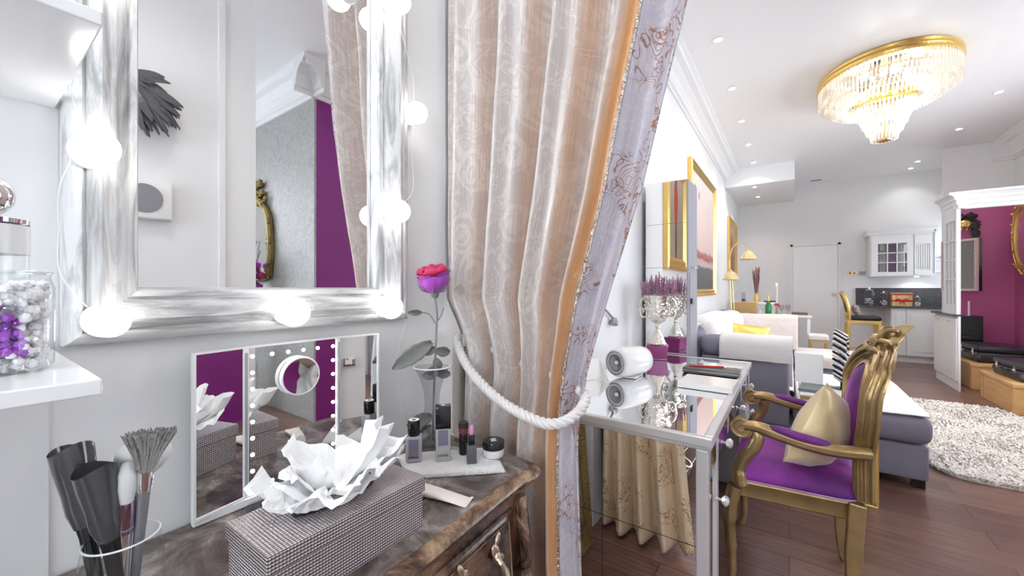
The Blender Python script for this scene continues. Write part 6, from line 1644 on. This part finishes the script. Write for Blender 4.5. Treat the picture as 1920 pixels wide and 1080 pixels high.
for x in (.25, .43):
    for y in (7.11, 7.35): MB().box(x - .014, x + .014, y - .014, y + .014, 0, .47).build('leg', gold_paint, bn, world=True)

# ================================================================ SEEN ONLY IN THE VANITY MIRROR
pm_ = thing('feather_headdress', 'dark grey feather headdress on the white wall, reflected at the left of the vanity mirror', 'headdress', (.98, .5, 2.2))
b = MB(); rr = random.Random(9)
for k in range(110):
    a = rr.uniform(-1.1, 1.15); l_ = rr.uniform(.15, .25)
    p0 = Vector((.97, .44 + rr.uniform(-.03, .03), 2.22 + rr.uniform(-.02, .02))); p1 = p0 + Vector((-rr.uniform(0, .08), l_ * math.cos(a), l_ * math.sin(a) * .62 + .02))
    d = p1 - p0
    side = d.cross(Vector((1, 0, 0))).normalized(); w_ = rr.uniform(.012, .024); dr = rr.uniform(.06, .15)
    b.grid(lambda u, v, p0=p0, d=d, side=side, w_=w_, dr=dr: tuple(p0 + d * v + side * ((u - .5) * 2 * w_ * math.sin(PI * min(1, .1 + .88 * v)) ** .5) + Vector((-.02 * math.sin(v * PI), 0, -dr * v * v))), 3, 9)
b.build('feathers', dark_grey, pm_, world=True, solid=.0015)
b = MB(); b.ball((.985, .42, 2.18), (.014, .06, .09), 14); b.build('mask_face', black_m, pm_, smooth=True, world=True)
wsq = thing('wall_speaker', 'white square wall speaker with grey grille, reflected at the left of the vanity mirror', 'speaker', (.99, .56, 1.59))
MB().rbox(.95, .999, .45, .655, 1.59, 1.785, r=.012).build('housing', white_plain, wsq, smooth=True, world=True)
b = MB(); b.lathe([(.001, -.004), (.064, -.004), (.070, .0), (.070, .004)], (.949, .545, 1.69), 32, roty(-PI / 2)); b.build('grille', mid_grey, wsq, smooth=True, world=True)
gw = thing('carved_wall_mirror', 'carved gilt wall mirror on the grey papered wall, reflected in the vanity mirror', 'mirror', (3.2, 1.94, 1.3))
b = MB(); loop = smoothpts([(2.84, 1.92, 1.38), (2.80, 1.92, 1.6), (2.83, 1.92, 1.95), (2.95, 1.92, 2.12), (3.15, 1.92, 2.22), (3.35, 1.92, 2.12), (3.47, 1.92, 1.95), (3.5, 1.92, 1.6), (3.46, 1.92, 1.38), (3.15, 1.92, 1.34), (2.86, 1.92, 1.37)], 5)
b.tube(loop, .035, 8)
for k in range(60):
    p_ = loop[rr.randrange(len(loop))]; b.ball((p_.x + rr.uniform(-.03, .03), p_.y - .02, p_.z + rr.uniform(-.03, .03)), rr.uniform(.012, .03), 6)
for k in range(26): b.ball((3.15 + rr.uniform(-.14, .14), 1.91, 2.30 + rr.uniform(-.07, .10)), rr.uniform(.02, .04), 7)
for k in range(14): b.ball((3.0 + rr.uniform(-.12, .12), 1.91, 2.18 + rr.uniform(-.07, .08)), rr.uniform(.02, .035), 7)
b.build('carved_frame', gilt_old, gw, smooth=True, world=True)
b = MB(); b.prism([(p_.x, p_.z) for p_ in loop[:-1]], 'y', 1.925, 1.935); b.build('mirror_glass', mirror_m, gw, world=True)
fv = thing('pink_flowers', 'bunch of pink and purple flowers before the carved gilt mirror, seen in the vanity mirror', 'flowers', (2.92, 1.75, 0))
b = MB(); b.lathe([(.001, 0), (.10, 0), (.09, .4), (.05, .8), (.09, 1.18)], (0, 0, 0), 20); b.build('tall_vase', white_gloss, fv, smooth=True)
b = MB(); b2 = MB()
for k in range(60):
    q = (rr.uniform(-.15, .15), rr.uniform(-.12, .12), rr.uniform(1.25, 1.55)); (b if k % 2 else b2).ball(q, rr.uniform(.02, .04), 7)
b.build('crimson_blooms', petal_red, fv); b2.build('violet_blooms', petal_purple, fv)
b = MB()
for k in range(16): b.tube([(0, 0, 1.15), (rr.uniform(-.1, .1), rr.uniform(-.1, .1), 1.4), (rr.uniform(-.16, .16), rr.uniform(-.1, .1), rr.uniform(1.6, 1.8))], .004, 4)
b.build('stems', leaf_m, fv)
pw = thing('chrome_socket', 'chrome socket plate on the white wall, reflected in the right wing of the make-up mirror', 'socket', (.985, .95, .77))
MB().rbox(.975, .984, .90, .985, .735, .795, r=.004).build('plate', chrome, pw, world=True, smooth=True)
MB().box(.971, .975, .92, .965, .750, .780).build('insert', white_plain, pw, world=True)
